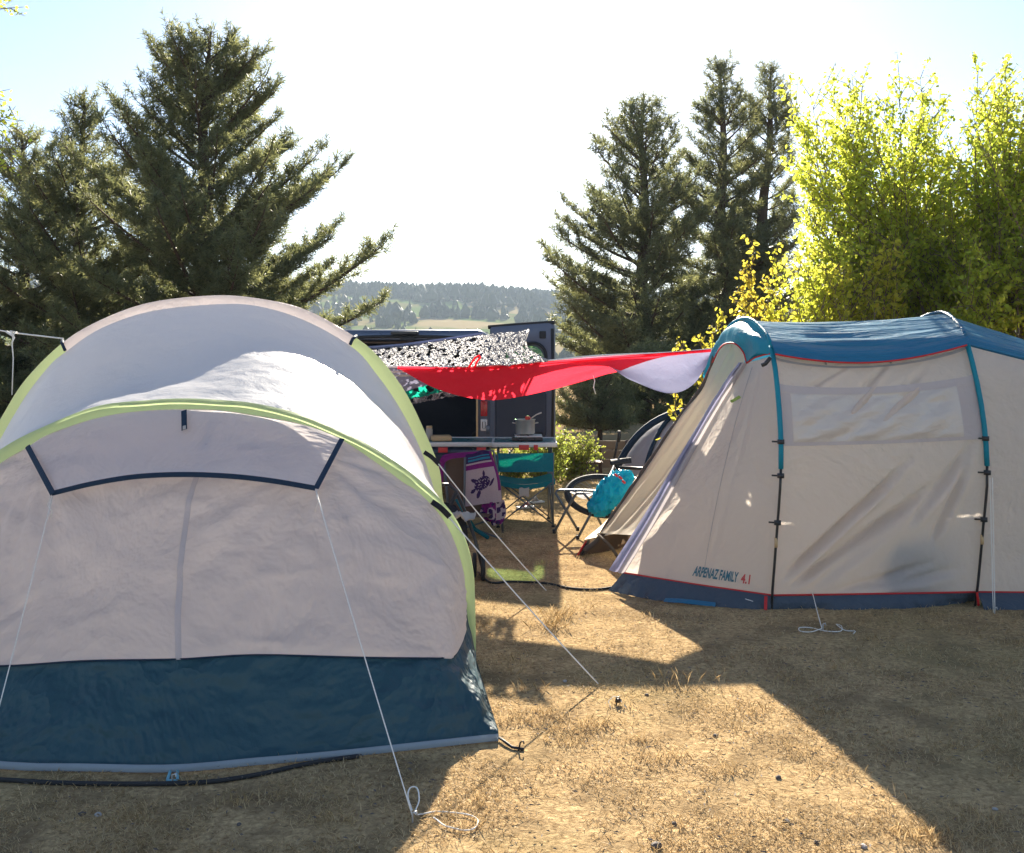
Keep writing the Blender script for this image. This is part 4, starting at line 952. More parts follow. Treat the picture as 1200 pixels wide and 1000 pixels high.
# ------------------------------------------------------------------ ridge rope, cloths, nets
lab = 'pale rope strung from the van side to the blue roofed tent, carrying the red cloth'
YT = lambda px, d=0: 8.02+max(0, px-466)/367*.50+d
RP = catmull([P(395, 428, 8.3), P(455, 430, 8.1), P(565, 429, YT(565, .03)), P(640, 423, YT(640)), P(700, 417, YT(700)), P(790, 413, YT(790)), P(834, 409, YT(834))], 60)
o = MB().tube([Vector(p) for p in RP], .007, 6).build('support_rope', M['rope']); tag(o, lab, 'rope')
SC = empty('shade_cloth', P(650, 430, 8.1)*1, 'red and lilac shade cloth sagging between the van and the blue roofed tent', 'shade cloth')
topc = [P(x, y, YT(x)) for x, y in [(466, 430.5), (510, 431.5), (570, 431), (640, 425), (700, 420), (760, 416), (800, 413), (833, 410.5)]]
botc = [P(x, y, YT(x, d)) for x, y, d in [(466, 431.5, 0), (505, 453, .06), (538, 464, .10), (570, 469, .12), (598, 467, .12), (650, 456, .10), (720, 436, .05), (775, 419, .02), (833, 411.5, 0)]]
def d_red(p, u, v): return .014*math.sin((u*5+v*1.3)*5)*v*math.sin(math.pi*u)+.010*fnoise(p, (2, 2, 7), 4, .6, 3)+.006*math.sin(u*70)*math.exp(-v*7)
tc_, bc_ = catmull(topc, 110), catmull(botc, 110)
md = (tc_+bc_)/2+np.array([0, -.035, 0])*np.sin(np.linspace(0, math.pi, 110))[:, None]
sheet('red_panel', lofting([tc_, md, bc_], 110, 26), M['redcloth'], SC, d_red, .03)
flat_ribbon('hem', [p+Vector((0, -.012, -.004)) for p in topc], .012, (0, -1, .1), 'redcloth', SC, 60)
MB().tube([P(549, 431, 7.98), P(553, 425, 7.97), P(557, 419, 7.97), P(562, 416.5, 7.97), P(563, 419, 7.97), P(559, 424, 7.97), P(556, 431, 7.98)], .008, 6).build('tie_loop', M['redcloth'], SC)
lt = [P(x, y, YT(x, .08)) for x, y in [(444, 430), (520, 431), (600, 428), (680, 419), (740, 415), (790, 413), (835, 411)]]
lb = [P(446, 470, 8.7), P(500, 452, 8.7), P(600, 440, 8.4), P(692, 424, 8.36), P(740, 446, 8.36), P(783, 461, 8.38), P(812, 451, 8.42), P(833, 420, 8.5)]
tl_, bl_ = catmull(lt, 110), catmull(lb, 110)
sheet('lilac_panel', lofting([tl_, (tl_+bl_)/2+np.array([0, .03, -.01]), bl_], 110, 24), M['lilac'], SC, lambda p, u, v: .008*fnoise(p, (2, 2, 4), 3, .6, 3), .03)
for k, y in enumerate((436, 440.5)):
    flat_ribbon('pale_stripe', [P(455, y, 8.10+.08*k), P(480, y-.4, 8.1+.08*k), P(512, y-1, 8.1+.08*k)], .008, (0, -1, 0), 'whitefab', SC)
MB().tube([P(695, 440, 8.36), P(697, 447, 8.35), P(695.5, 454, 8.35), P(698, 462, 8.35)], .004, 5).build('cord_end', M['rope'], SC)
def net(name, curves, nu, nv, mat, label, thr=.12, seed=2, sag=.0):
    R = random.Random(seed); S = lofting(curves, nu, nv)
    nv_, nu_ = S.shape[:2]
    for i in range(nv_):
        for j in range(nu_):
            S[i, j] += np.array([R.gauss(0, .002), R.gauss(0, .005), R.gauss(0, .004)])
            u = j/(nu_-1); v = i/(nv_-1); S[i, j, 2] += .012*mn.noise(Vector((j*.08, i*.06, 40)))-sag*math.sin(math.pi*u)*math.sin(math.pi*v)
    V = S.reshape(-1, 3); Fc = []
    for i in range(nv_-1):
        for j in range(nu_-1):
            p = V[i*nu_+j]; h = mn.noise(Vector((j*.17+.04*i, i*.11, seed)))+.3*mn.noise(Vector((j*.4, i*.3, seed+4)))
            if h > thr and 1 < i < nv_-3 and 1 < j < nu_-3: continue
            Fc.append((i*nu_+j, i*nu_+j+1, (i+1)*nu_+j+1, (i+1)*nu_+j))
    o = build(name, V, Fc, M[mat], None, False); tag(o, label, 'net'); return o
M['netw'] = fabric('pale_net_fabric', (.21, .20, .23, 1), .12, .7, .3, 30, var=.2)
M['netg'] = fabric('green_net_fabric', (.01, .30, .22, 1), .45, .6, .3, 30, tc=(.02, .6, .42, 1), var=.3)
net('camouflage_net', [[P(425, 409, 10.6), P(470, 405.5, 10.6), P(520, 399, 10.55), P(566, 392, 10.5)], [P(440, 420, 9.4), P(485, 418, 9.35), P(530, 413, 9.3), P(567, 410, 9.25)], [P(448, 430, 8.1), P(490, 430, 8.1), P(530, 430, 8.08), P(568, 428.5, 8.06)]], 130, 90, 'netw', 'pale camouflage net sloping from the open rear of the van down to the rope', .20, 2)
net('camouflage_net', [[P(566, 393, 10.25), P(583, 391, 10.2), P(603, 389, 10.15), P(620, 387, 10.1)], [P(567, 410, 9.2), P(582, 408, 9.2), P(600, 406, 9.2), P(616, 404, 9.2)], [P(568, 428.5, 8.06), P(590, 427.5, 8.05), P(618, 425.5, 8.03), P(641, 423, 8.0)]], 80, 90, 'netw', 'pale camouflage net over the open van door, its curved right edge beside the window', .24, 7)
MB().tube([P(619, 387, 10.08), P(615, 399, 9.7), P(617, 408, 9.2), P(626, 417, 8.6), P(641, 422.5, 8.0)], .012, 6).build('net_hem', M['whitefab'], bpy.data.objects['camouflage_net.001'])
MB().tube([P(425, 408, 10.62), P(470, 404.5, 10.62), P(520, 398, 10.57), P(566, 391, 10.52)], .014, 6).build('net_hem', M['lilac'], bpy.data.objects['camouflage_net'])
net('camouflage_net', [[P(430, 452, 9.0), P(480, 446, 9.0), P(520, 440, 9.0), P(580, 436, 9.0)], [P(438, 462, 9.05), P(485, 456, 9.05), P(525, 449, 9.05), P(580, 444, 9.05)], [P(446, 473, 9.1), P(495, 465, 9.1), P(530, 456, 9.1), P(580, 450, 9.1)]], 90, 26, 'netg', 'emerald green camouflage net hanging below the left end of the red cloth', .22, 11)
net('camouflage_net', [[P(446, 472, 9.1), P(495, 464, 9.1), P(530, 456, 9.1), P(545, 457, 9.1)], [P(448, 478, 9.12), P(492, 472, 9.12), P(524, 465, 9.12), P(548, 464, 9.12)]], 80, 10, 'netw', 'narrow pale fringe of net under the emerald green net', .15, 13)

# ------------------------------------------------------------------ van
VN = empty('van', (-1.18, 12.5, 0), 'dark slate van seen from behind with its rear doors open behind the tables', 'van')
def rr(cx, cz, hw, hh, r, Y, n=6, crown=0):
    out = []
    for (sx, sz, a0) in ((1, 1, 0), (-1, 1, 90), (-1, -1, 180), (1, -1, 270)):
        for k in range(n+1):
            a = math.radians(a0+90*k/n); x = cx+sx*(hw-r)+r*math.cos(a); z = cz+sz*(hh-r)+r*math.sin(a)
            if crown and z > cz: z += crown*(1-((x-cx)/hw)**2)
            out.append(Vector((x, Y, z)))
    return out
def loft_rings(rings, cap0=False, cap1=False):
    n = len(rings[0]); V = [p for r in rings for p in r]; Fc = []
    for i in range(len(rings)-1):
        for k in range(n):
            k2 = (k+1) % n; Fc.append((i*n+k, i*n+k2, (i+1)*n+k2, (i+1)*n+k))
    if cap0: Fc.append(tuple(range(n-1, -1, -1)))
    if cap1: Fc.append(tuple(range((len(rings)-1)*n, len(rings)*n)))
    return V, Fc
vx = -1.19; hw = .96
rings = [rr(vx, 1.12, hw-.09, .60, .10, 10.93, crown=.045), rr(vx, 1.09, hw-.02, .71, .14, 10.90, crown=.05), rr(vx, 1.08, hw, .745, .15, 10.98, crown=.05), rr(vx, 1.08, hw, .75, .16, 12.5, crown=.05), rr(vx, 1.07, hw, .75, .16, 14.0, crown=.04), rr(vx, .86, hw-.03, .54, .16, 14.9, crown=.03), rr(vx, .76, hw-.06, .40, .16, 15.6), rr(vx, .68, hw-.14, .26, .14, 15.85)]
V, Fc = loft_rings(rings, cap1=True); build('body', V, Fc, M['vanpaint'], VN)
ir = [rr(vx, 1.12, hw-.09, .60, .10, 10.93, crown=.045), rr(vx, 1.12, hw-.12, .585, .10, 11.0, crown=.04), rr(vx, 1.12, hw-.13, .58, .10, 13.3, crown=.04)]
V, Fc = loft_rings(ir, cap1=True); build('cargo_lining', V, Fc, M['vantrim'], VN)
# headliner, seal and centre brake light
MB().box((vx, 12.0, 1.70), (1.55, 1.9, .02), bev=.004).build('headliner', M['liner'], VN)
MB().tube([Vector((vx+(hw-.1)*t, 10.91, 1.735+.03*(1-t*t))) for t in np.linspace(-.97, .97, 15)], .018, 6).build('door_seal', M['rubber'], VN)
mb = MB().box((vx+.02, 10.86, 1.80), (.30, .06, .035), bev=.01); mb.build('brake_light', M['blacktube'], VN)
MB().box((vx+.05, 10.88, 1.735), (.16, .05, .05), bev=.012).build('latch', M['rubber'], VN)
MB().box((vx, 10.83, .40), (1.86, .14, .2), bev=.04).build('bumper', M['vantrim'], VN)
for s in (1, -1):
    x = vx+s*(hw-.075)
    f = MB().box((x, 10.875, 1.09), (.14, .06, .98), bev=.02); lp = f.build('tail_light_pillar', M['vaninner'], VN)
    MB().box((x, 10.835, .98), (.075, .03, .17), bev=.01).build('tail_light', M['redlens'], lp)
    MB().box((x, 10.83, .80), (.075, .03, .13), bev=.012).build('reversing_light', M['whitelens'], lp)
    MB().tube([(x-.015, 10.812, .80+.035), (x+.015, 10.812, .80+.035), (x+.015, 10.812, .80-.035), (x-.015, 10.812, .80-.035)], .004, 5, closed=True).build('symbol', M['blacktube'], lp)
    MB().box((x, 10.83, 1.16), (.075, .03, .12), bev=.01).build('lamp_cover', M['vantrim'], lp)
MB().box((vx+hw-.15, 10.82, .95), (.022, .022, .62), bev=.005).build('yellow_strap', M['board'], VN)
for (x, y) in ((vx+.82, 11.75), (vx-.82, 11.75), (vx+.82, 14.9), (vx-.82, 14.9)):
    ty = MB().lathe((x, y, .33), [(.20, -.10), (.31, -.10), (.33, -.06), (.33, .06), (.31, .10), (.20, .10)], 28, 'X').build('tyre', M['rubber'], VN)
    MB().lathe((x, y, .33), [(.001, .03*(1 if x > vx else -1)), (.08, .06*(1 if x > vx else -1)), (.18, .04*(1 if x > vx else -1)), (.205, .09*(1 if x > vx else -1))], 20, 'X').build('rim', M['alu'], ty)
for s in (1, -1):
    MB().box((vx+s*(hw+.004), 12.2, 1.42), (.01, 1.1, .42), bev=.003).build('side_window', M['vantrim'], VN)
    MB().box((vx+s*(hw+.004), 13.9, 1.36), (.01, .8, .40), bev=.003).build('side_window', M['vantrim'], VN)
    MB().box((vx+s*(hw+.16), 14.25, 1.15), (.2, .08, .24), bev=.03).build('wing_mirror', M['vaninner'], VN)
def vandoor(hx, hy, ang, sgn, name='rear_door'):
    """door in local (a,z) plane; a from hinge outwards, thickness along n"""
    ca, sa = math.cos(ang), math.sin(ang); D = Vector((ca, sa, 0)); Nn = Vector((-sa, ca, 0))*(1 if sgn > 0 else -1)
    if Nn.y > 0: Nn = -Nn
    def T(a, z, n): return Vector((hx, hy, 0))+D*a+Nn*n+Vector((0, 0, z+.06*a))
    Wd, z0, z1 = .74, .54, 1.87
    def outline(ins, r, n=6):
        out = []
        for (cx, cz, a0) in ((Wd-ins-r, z1-ins-r, 0), (ins+.02+r*.4, z1-ins-r*.4, 90), (ins+.02+r*.4, z0+ins+r*.4, 180), (Wd-ins-r, z0+ins+r, 270)):
            rr_ = r if a0 in (0, 270) else r*.4
            for k in range(n+1):
                a = math.radians(a0+90*k/n); out.append((cx+rr_*math.cos(a), cz+rr_*math.sin(a)))
        return out
    # window hole ring
    def hole(ins, n=6):
        out = []; x0, x1, w0, w1, r = .16+ins, .655-ins, 1.27+ins, 1.66-ins, .15
        for (cx, cz, a0) in ((x1-r, w1-r, 0), (x0+r*.5, w1-r*.5, 90), (x0+r*.5, w0+r*.5, 180), (x1-r*.5, w0+r*.5, 270)):
            q = r if a0 == 0 else r*.5
            for k in range(n+1):
                a = math.radians(a0+90*k/n); out.append((cx+q*math.cos(a), cz+q*math.sin(a)))
        return out
    o0, o1, o2, h0, h1_ = outline(0, .07), outline(.015, .06), outline(.06, .05), hole(0), hole(.03)
    rings = [[T(a, z, -.03) for a, z in h1_], [T(a, z, -.035) for a, z in h0], [T(a, z, -.04) for a, z in o1], [T(a, z, -.02) for a, z in o0], [T(a, z, .03) for a, z in o0], [T(a, z, .045) for a, z in o1], [T(a, z, .045) for a, z in h0], [T(a, z, .02) for a, z in h1_], [T(a, z, -.03) for a, z in h1_]]
    V, Fc = loft_rings(rings); dr = build(name, V, Fc, M['vaninner'], VN)
    dr['label'] = 'open rear door with rounded window'
    V = [T(a, z, .0) for a, z in h1_]; build('window_glass', V, [tuple(range(len(V)))], M['glass'], dr, False)
    V = [T(.17, z_, n_) if a_ == 0 else T(.56, z_, n_) for n_ in (.012, .016) for a_, z_ in ((0, 1.37), (1, 1.37), (1, 1.47), (0, 1.47))]
    build('window_blind', V, [(0, 1, 2, 3), (7, 6, 5, 4), (0, 4, 5, 1), (1, 5, 6, 2), (2, 6, 7, 3), (3, 7, 4, 0)], M['vantrim'], dr, False)  # unseen blind strip, added to cut the light through the glass into a U
    MB().tube([T(a, z, .05) for a, z in h0], .016, 6, closed=True).build('window_seal', M['rubber'], dr)
    # inner trim panel in the lower two thirds
    def panel(ins, r, n=5):
        out = []; x0, x1, w0, w1 = .09+ins, .66-ins, .60+ins, 1.14-ins
        for (cx, cz, a0) in ((x1-r, w1-r, 0), (x0+r, w1-r, 90), (x0+r, w0+r, 180), (x1-r*2.2, w0+r*2.2, 270)):
            q = r if a0 != 270 else r*2.2
            for k in range(n+1):
                a = math.radians(a0+90*k/n); out.append((cx+q*math.cos(a), cz+q*math.sin(a)))
        return out
    V, Fc = loft_rings([[T(a, z, .045) for a, z in panel(0, .05)], [T(a, z, .062) for a, z in panel(.008, .05)], [T(a, z, .058) for a, z in panel(.03, .04)]], cap1=True); build('trim_panel', V, Fc, M['vantrim'], dr)
    MB().tube([T(a, z, .056) for a, z in panel(-.01, .05)], .008, 5, closed=True).build('trim_seal', M['vaninner'], dr)
    MB().box(T(.55, .66, .07), (.16, .03, .10), bev=.02).build('handle_recess', M['rubber'], dr)
    MB().tube([T(.0, 1.862, .02), T(.4, 1.867, .02), T(.74, 1.862, .02)], .022, 6).build('top_seal', M['rubber'], dr)
    MB().tube([T(.725, .58, .05), T(.735, 1.2, .05), T(.725, 1.8, .05)], .016, 6).build('edge_seal', M['rubber'], dr)
    MB().box(T(.62, 1.74, .055), (.07, .02, .08), bev=.01).build('door_bracket', M['rubber'], dr)
    for z in (.75, 1.6): MB().box(T(0, z, .0), (.07, .06, .10), bev=.015).build('hinge', M['vanpaint'], dr)
    return dr
vandoor(vx+hw-.02, 10.84, math.radians(-17), 1)
vandoor(vx-hw+.02, 10.84, math.radians(197), -1)

# ------------------------------------------------------------------ tables and kitchen things
def table(x0, x1, yf, zt, label, wide_rim=False):
    xc = (x0+x1)/2; T = empty('folding_table', (xc, yf+.3, 0), label, 'table', 'folding camping tables behind the van')
    MB().box((xc, yf+.30, zt), (x1-x0-.02, .58, .018), bev=.004).build('tabletop', M['tabletop'], T)
    rim = MB()
    for (c, d) in (((xc, yf, zt-.006), (x1-x0, .02, .045)), ((xc, yf+.6, zt-.006), (x1-x0, .02, .045)), ((x0, yf+.3, zt-.006), (.02, .58, .045)), ((x1, yf+.3, zt-.006), (.02, .58, .045))): rim.box(c, d, bev=.006)
    rim.build('rim', M['alu'], T)
    for x in (x0+.05, x1-.05):
        for y in (yf+.05, yf+.55):
            sp = (-.02 if x < xc else .02)
            MB().tube([(x, y, zt-.03), (x+sp, y, .012)], .012, 8).build('leg', M['greytube'], T)
    for x in (x0+.05, x1-.05):
        MB().tube([(x, yf+.05, .28), (x, yf+.55, .28)], .008, 6).build('brace', M['greytube'], T)
        MB().tube([(x, yf+.05, zt-.22), (x+(.16 if x < xc else -.16), yf+.05, zt-.03)], .007, 6).build('strut', M['greytube'], T)
    return T
def sticker(px, py, w_, Y, label, wh=8):
    o = MB().box(P(px, py, Y), (w_/F*Y, .003, wh/F*Y*.75), bev=.001)
    return o
T1 = table(Xp(470, 9.7), Xp(577, 9.7), 9.7, .70, 'left folding table with a chopping board on its blue green top')
T2 = table(Xp(577.5, 9.5), Xp(652, 9.5), 9.5, .715, 'right folding table carrying the steel pot')
for px in (519, 564): sticker(px, 527.5, 11, 9.683, '').build('sticker', M['red'], T1)
for px, w_ in ((614, 12), (628, 5)): sticker(px, 524.6, w_, 9.483, '').build('sticker', M['red'], T2)
o = MB().box((Xp(517, 9.95), 9.95, .735), (.20, .22, .05), Euler((0, 0, .15)), .015).build('chopping_board', M['board']); tag(o, 'pale wooden board lying on the left folding table', 'board')
jr = empty('jar', (Xp(503, 10.0), 10.0, .71), 'small jar with pale lid at the left end of the tables', 'jar')
MB().lathe((Xp(503, 10), 10, .71), [(.001, 0), (.032, 0), (.034, .02), (.034, .10), (.028, .12)], 16).build('jar_body', M['whitefab'], jr)
MB().lathe((Xp(503, 10), 10, .83), [(.03, 0), (.03, .022), (.001, .024)], 16).build('lid', M['board'], jr)
# stove
sx, sy, zt = Xp(615.5, 9.8), 9.8, .724
ST = empty('camping_stove', (sx, sy, zt), 'low black and silver camping stove under the steel pot', 'stove')
MB().box((sx+.02, sy, zt+.02), (.30, .24, .035), bev=.01).build('stove_body', M['blacktube'], ST)
MB().box((sx+.03, sy, zt+.046), (.27, .25, .012), bev=.004).build('drip_tray', M['alu'], ST)
pr = MB()
for a in range(4): pr.tube([(sx+.09*math.cos(a*1.571+.4), sy+.09*math.sin(a*1.571+.4), zt+.052), (sx+.02*math.cos(a*1.571+.4), sy+.02*math.sin(a*1.571+.4), zt+.062)], .004, 5)
pr.build('pot_support', M['blacktube'], ST)
for k in (-1, 1): MB().lathe((sx+.02+k*.08, sy-.125, zt+.02), [(.001, -.012), (.016, -.012), (.014, 0), (.001, 0)], 12, 'Y').build('knob', M['blacktube'], ST)
PT = empty('cooking_pot', (sx, sy, zt+.066), 'stainless steel pot with a ladle standing on the stove', 'pot')
MB().lathe((sx, sy, zt+.066), [(.001, 0), (.088, 0), (.094, .01), (.094, .135), (.102, .14), (.102, .143), (.090, .141), (.089, .012), (.001, .010)], 32).build('pot_body', M['steel'], PT)
for s in (-1, 1): MB().tube([(sx+s*.094, sy-.03, zt+.17), (sx+s*.125, sy-.02, zt+.175), (sx+s*.125, sy+.02, zt+.175), (sx+s*.094, sy+.03, zt+.17)], .005, 6).build('handle', M['steel'], PT)
LD = empty('ladle', (sx+.03, sy, zt+.12), 'steel ladle with red scoop resting in the pot', 'ladle')
MB().tube([(sx+.0, sy, zt+.10), (sx+.06, sy-.01, zt+.22), (sx+.11, sy-.01, zt+.255), (sx+.16, sy-.01, zt+.275)], [.005, .006, .007, .008], 7).build('ladle_handle', M['steel'], LD)
MB().lathe((sx+.025, sy, zt+.215), [(.001, .028), (.02, .024), (.028, .006), (.02, -.016), (.001, -.022)], 16).build('scoop', M['red'], LD)

# ------------------------------------------------------------------ camp chairs
def campchair(c, rz, label, seatmat='chairteal', back_h=.72, tagp=True):
    C = empty('camp_chair', c, label, 'chair', 'folding camp chairs by the tables'); Mx = Matrix.Translation(c) @ Matrix.Rotation(rz, 4, 'Z')
    def T(*p): return Mx @ Vector(p)
    w, d, sh = .25, .22, .44
    for s in (-1, 1):
        MB().tube([T(s*w, -d, .01), T(s*w, -d, back_h)], .009, 7).build('back_post', M['greytube'], C)
        MB().tube([T(s*w, d, .01), T(s*w, d, .60)], .009, 7).build('front_leg', M['greytube'], C)
        MB().tube([T(s*w, -d, .60), T(s*w, d*1.05, .61)], .014, 7).build('armrest', M['chairteal'], C)
        MB().tube([T(s*w, -d, .03), T(s*w, d, sh-.02)], .007, 6).build('side_brace', M['greytube'], C)
        MB().tube([T(s*w, d, .03), T(s*w, -d, sh-.02)], .007, 6).build('side_brace', M['greytube'], C)
        for y in (-d, d):
            MB().tube([T(s*w, y, .03), T(-s*w*.96, y+.01*s, sh-.03)], .007, 6).build('cross_brace', M['greytube'], C)
            MB().lathe(T(s*w, y, .012), [(.001, 0), (.016, -.008), (.016, .008), (.001, .012)], 8).build('foot', M['rubber'], C)
    S = np.array([[T(-w+2*w*i/15, -d-.012-.03*math.sin(math.pi*i/15), back_h-.17+.17*j/7) for i in range(16)] for j in range(8)])
    sheet('backrest', S, M[seatmat], C)
    S = np.array([[T(-w-.02+(2*w+.04)*i/15, -d+2*d*j/9, sh-.045*math.sin(math.pi*i/15)) for i in range(16)] for j in range(10)])
    sheet('seat', S, M[seatmat], C)
    S = np.array([[T(-w-.02+(2*w+.04)*i/15, -d-.005, sh-.045*math.sin(math.pi*i/15)-.045*(1-j/3)) for i in range(16)] for j in range(4)]); sheet('seat_edge', S, M[seatmat], C)
    if tagp:
        S = np.array([[T(-.06+.09*i/4, -d-.02, sh-.075-.075*j/4+.006*math.sin(i*2+j)) for i in range(5)] for j in range(5)]); sheet('paper_label', S, M['whitefab'], C)
    return C
campchair(Vector((Xp(614, 9.2), 9.25, 0)), .06, 'teal canvas camp chair seen from behind in front of the right folding table', back_h=.68)
# chair hidden under the towel, turned sideways
TC = empty('camp_chair', (Xp(553, 8.75), 8.8, 0), 'reclining camp chair with brown back draped with the purple towel', 'chair', 'folding camp chairs by the tables')
Yc = 8.8
fr = MB().tube([P(520, 535, Yc), P(545, 530, Yc), P(578, 528, Yc), P(586, 570, Yc), P(590, 640, Yc-.02)], .011, 7); fr.build('back_frame', M['greytube'], TC)
MB().tube([P(545, 536, Yc-.08), P(544.5, 570, Yc-.1), P(543, 622, Yc-.12)], .010, 7).build('front_leg', M['greytube'], TC)
MB().tube([P(520, 535, Yc), P(524, 580, Yc), P(527, 628, Yc)], .011, 7).build('back_frame', M['greytube'], TC)
MB().tube([P(535, 585, Yc-.2), P(556, 620, Yc-.25), G(572, 633)+Vector((0, 0, .02))], .018, 7).build('armrest', M['chairteal'], TC)
MB().tube([P(572, 610, Yc+.1), G(520, 628)], .009, 6).build('side_brace', M['greytube'], TC)
MB().tube([P(530, 610, Yc+.1), G(588, 632)], .009, 6).build('side_brace', M['greytube'], TC)
S = lofting([[P(517, 537, Yc+.02), P(545, 534, Yc+.02), P(575, 532, Yc+.02)], [P(519, 565, Yc+.04), P(545, 565, Yc+.06), P(578, 565, Yc+.04)], [P(524, 598, Yc), P(548, 600, Yc), P(580, 600, Yc)]], 20, 14)
sheet('backrest', S, M['brownfab'], TC)
S = lofting([[P(524, 598, Yc), P(548, 600, Yc), P(580, 600, Yc)], [P(520, 606, Yc-.4), P(545, 607, Yc-.4), P(572, 606, Yc-.4)]], 10, 6); sheet('seat', S, M['brownfab'], TC)
# towel with turtle
TW = empty('beach_towel', (Xp(560, 8.7), 8.7, .4), 'purple beach towel with a turtle motif hung over the chair back', 'towel')
def turtle(u, v):
    x = (u-.50); y = (v-.47)
    ca, sa = math.cos(.45), math.sin(.45); X = x*ca+y*sa; Yq = -x*sa+y*ca
    if (X/.24)**2+(Yq/.155)**2 < 1:
        g = mn.noise(Vector((X*28, Yq*28, 1)));  return 2 if g < .28 else 1
    for (cx, cy, a, b, r) in ((-.30, -.03, .07, .045, 0), (-.15, .15, .05, .13, .7), (.16, .17, .035, .08, -.6), (-.20, -.17, .05, .11, -.8), (.24, -.12, .12, .03, .4)):
        px_, py_ = X-cx, Yq-cy; c_, s_ = math.cos(r), math.sin(r); q = px_*c_+py_*s_; z = -px_*s_+py_*c_
        if (q/a)**2+(z/b)**2 < 1: return 2
    return -1
def tow(u, v):
    if u > .93 and .2 < v: return 0
    if v > .93: return 2
    if v > .76:
        return 3 if (.80 < v < .84 or .88 < v < .91) and .08 < u < .9 else 2
    if v > .735: return 1
    if v > .64: return 0
    t = turtle(u, (v-.02)*1.35)
    return t if t >= 0 else 1
tw_ = [[P(544, 594, Yc-.10), P(565, 591, Yc-.12), P(588, 588, Yc-.10)], [P(545, 566, Yc-.09), P(565, 563, Yc-.11), P(585, 560, Yc-.09)], [P(546, 537, Yc-.06), P(562, 533, Yc-.08), P(576, 531, Yc-.06)], [P(546, 531, Yc-.0), P(562, 529, Yc-.0), P(575, 527.5, Yc-.0)]]
sheet('printed_face', lofting(tw_, 70, 90, [0, .42, .93, 1.0]), M['plum'], TW, lambda p, u, v: .008*math.sin(u*9+v*2), 0, [M['plum'], M['paletowel'], M['inktowel'], M['cyantowel']], tow)
S = lofting([[P(514, 566, Yc-.05), P(514.5, 548, Yc-.05), P(517, 536, Yc-.05), P(525, 532, Yc-.04), P(545, 530, Yc-.04), P(560, 529, Yc-.03)], [P(519, 565, Yc-.06), P(520, 550, Yc-.06), P(522, 542, Yc-.06), P(529, 538, Yc-.06), P(545, 536, Yc-.06), P(560, 533, Yc-.04)]], 40, 6)
sheet('folded_edge', S, M['plum'], TW)
S = lofting([[P(565, 590, Yc-.08), P(577, 589, Yc-.1), P(590, 586, Yc-.06)], [P(563, 603, Yc-.1), P(576, 604, Yc-.14), P(592, 602, Yc-.08)], [P(572, 612, Yc-.12), P(580, 616, Yc-.15), P(586, 613, Yc-.1)]], 30, 24)
sheet('hanging_corner', S, M['plum'], TW, lambda p, u, v: .02*math.sin(u*11), 0, [M['plum'], M['paletowel'], M['inktowel']], lambda u, v: 2 if mn.noise(Vector((u*6, v*6, 5))) > .15 else (1 if mn.noise(Vector((u*3, v*3, 8))) > -.1 else 0))

# stroller
SR = empty('pushchair', (Xp(540, 6.95), 7.0, 0), 'black folding pushchair half hidden behind the right arch of the lime tent', 'pushchair')
yy = 6.95
MB().tube([P(566, 668, yy), P(556, 630, yy), P(545, 600, yy+.1), P(534, 575, yy+.15), P(526, 568, yy+.15), P(516, 568, yy+.15), P(505, 575, yy+.15)], .013, 7).build('frame', M['blacktube'], SR)
MB().tube([P(556, 668, yy+.4), P(530, 630, yy+.3), P(510, 600, yy+.2)], .012, 7).build('frame', M['blacktube'], SR)
MB().tube([P(534, 578, yy+.05), P(528, 592, yy), P(521, 604, yy-.02)], .016, 7).build('handle', M['rubber'], SR)
S = lofting([[P(500, 590, yy+.1), P(520, 588, yy), P(534, 592, yy)], [P(500, 612, yy-.05), P(522, 610, yy-.1), P(545, 608, yy-.05)], [P(500, 650, yy), P(524, 652, yy-.05), P(550, 640, yy)]], 16, 16)
sheet('seat', S, M['blackfab'], SR, lambda p, u, v: .015*fnoise(p, (8, 8, 8), 2), 0)
for (px, py, Y, x2) in ((566, 667.5, 6.95, 0), (556, 668, 7.05, 1), (520, 660, 7.4, 0)):
    c = P(px, py, Y); c.z = .088
    t_ = MB().lathe(c, [(.055, -.014), (.080, -.014), (.087, -.006), (.087, .006), (.080, .014), (.055, .014)], 24, 'X').build('wheel', M['rubber'], SR)
    MB().lathe(c, [(.001, .012), (.02, .012), (.022, .005), (.056, .006), (.056, -.006), (.022, -.005), (.001, -.01)], 16, 'X').build('hub', M['greytube'], t_)
SW = empty('sun_hat', P(543, 604, 6.8), 'crumpled pale cloth hat lying on the seat of the black pushchair', 'hat')
cc = P(541, 606, 6.8); S = []
for t, r, z in ((0, .004, .028), (.2, .04, .03), (.4, .05, .02), (.6, .062, .004), (.8, .09, -.004), (1, .105, .008)):
    S.append([(cc.x+r*.8*math.cos(a)*(1+.2*math.sin(a*2+1)), cc.y+r*math.sin(a), cc.z+z+.022*math.sin(a*3+.5)*t+.014*math.sin(a*7)*t) for a in np.linspace(0, 2*math.pi, 25)])
sheet('hat_shell', np.array(S), M['whitefab'], SW)

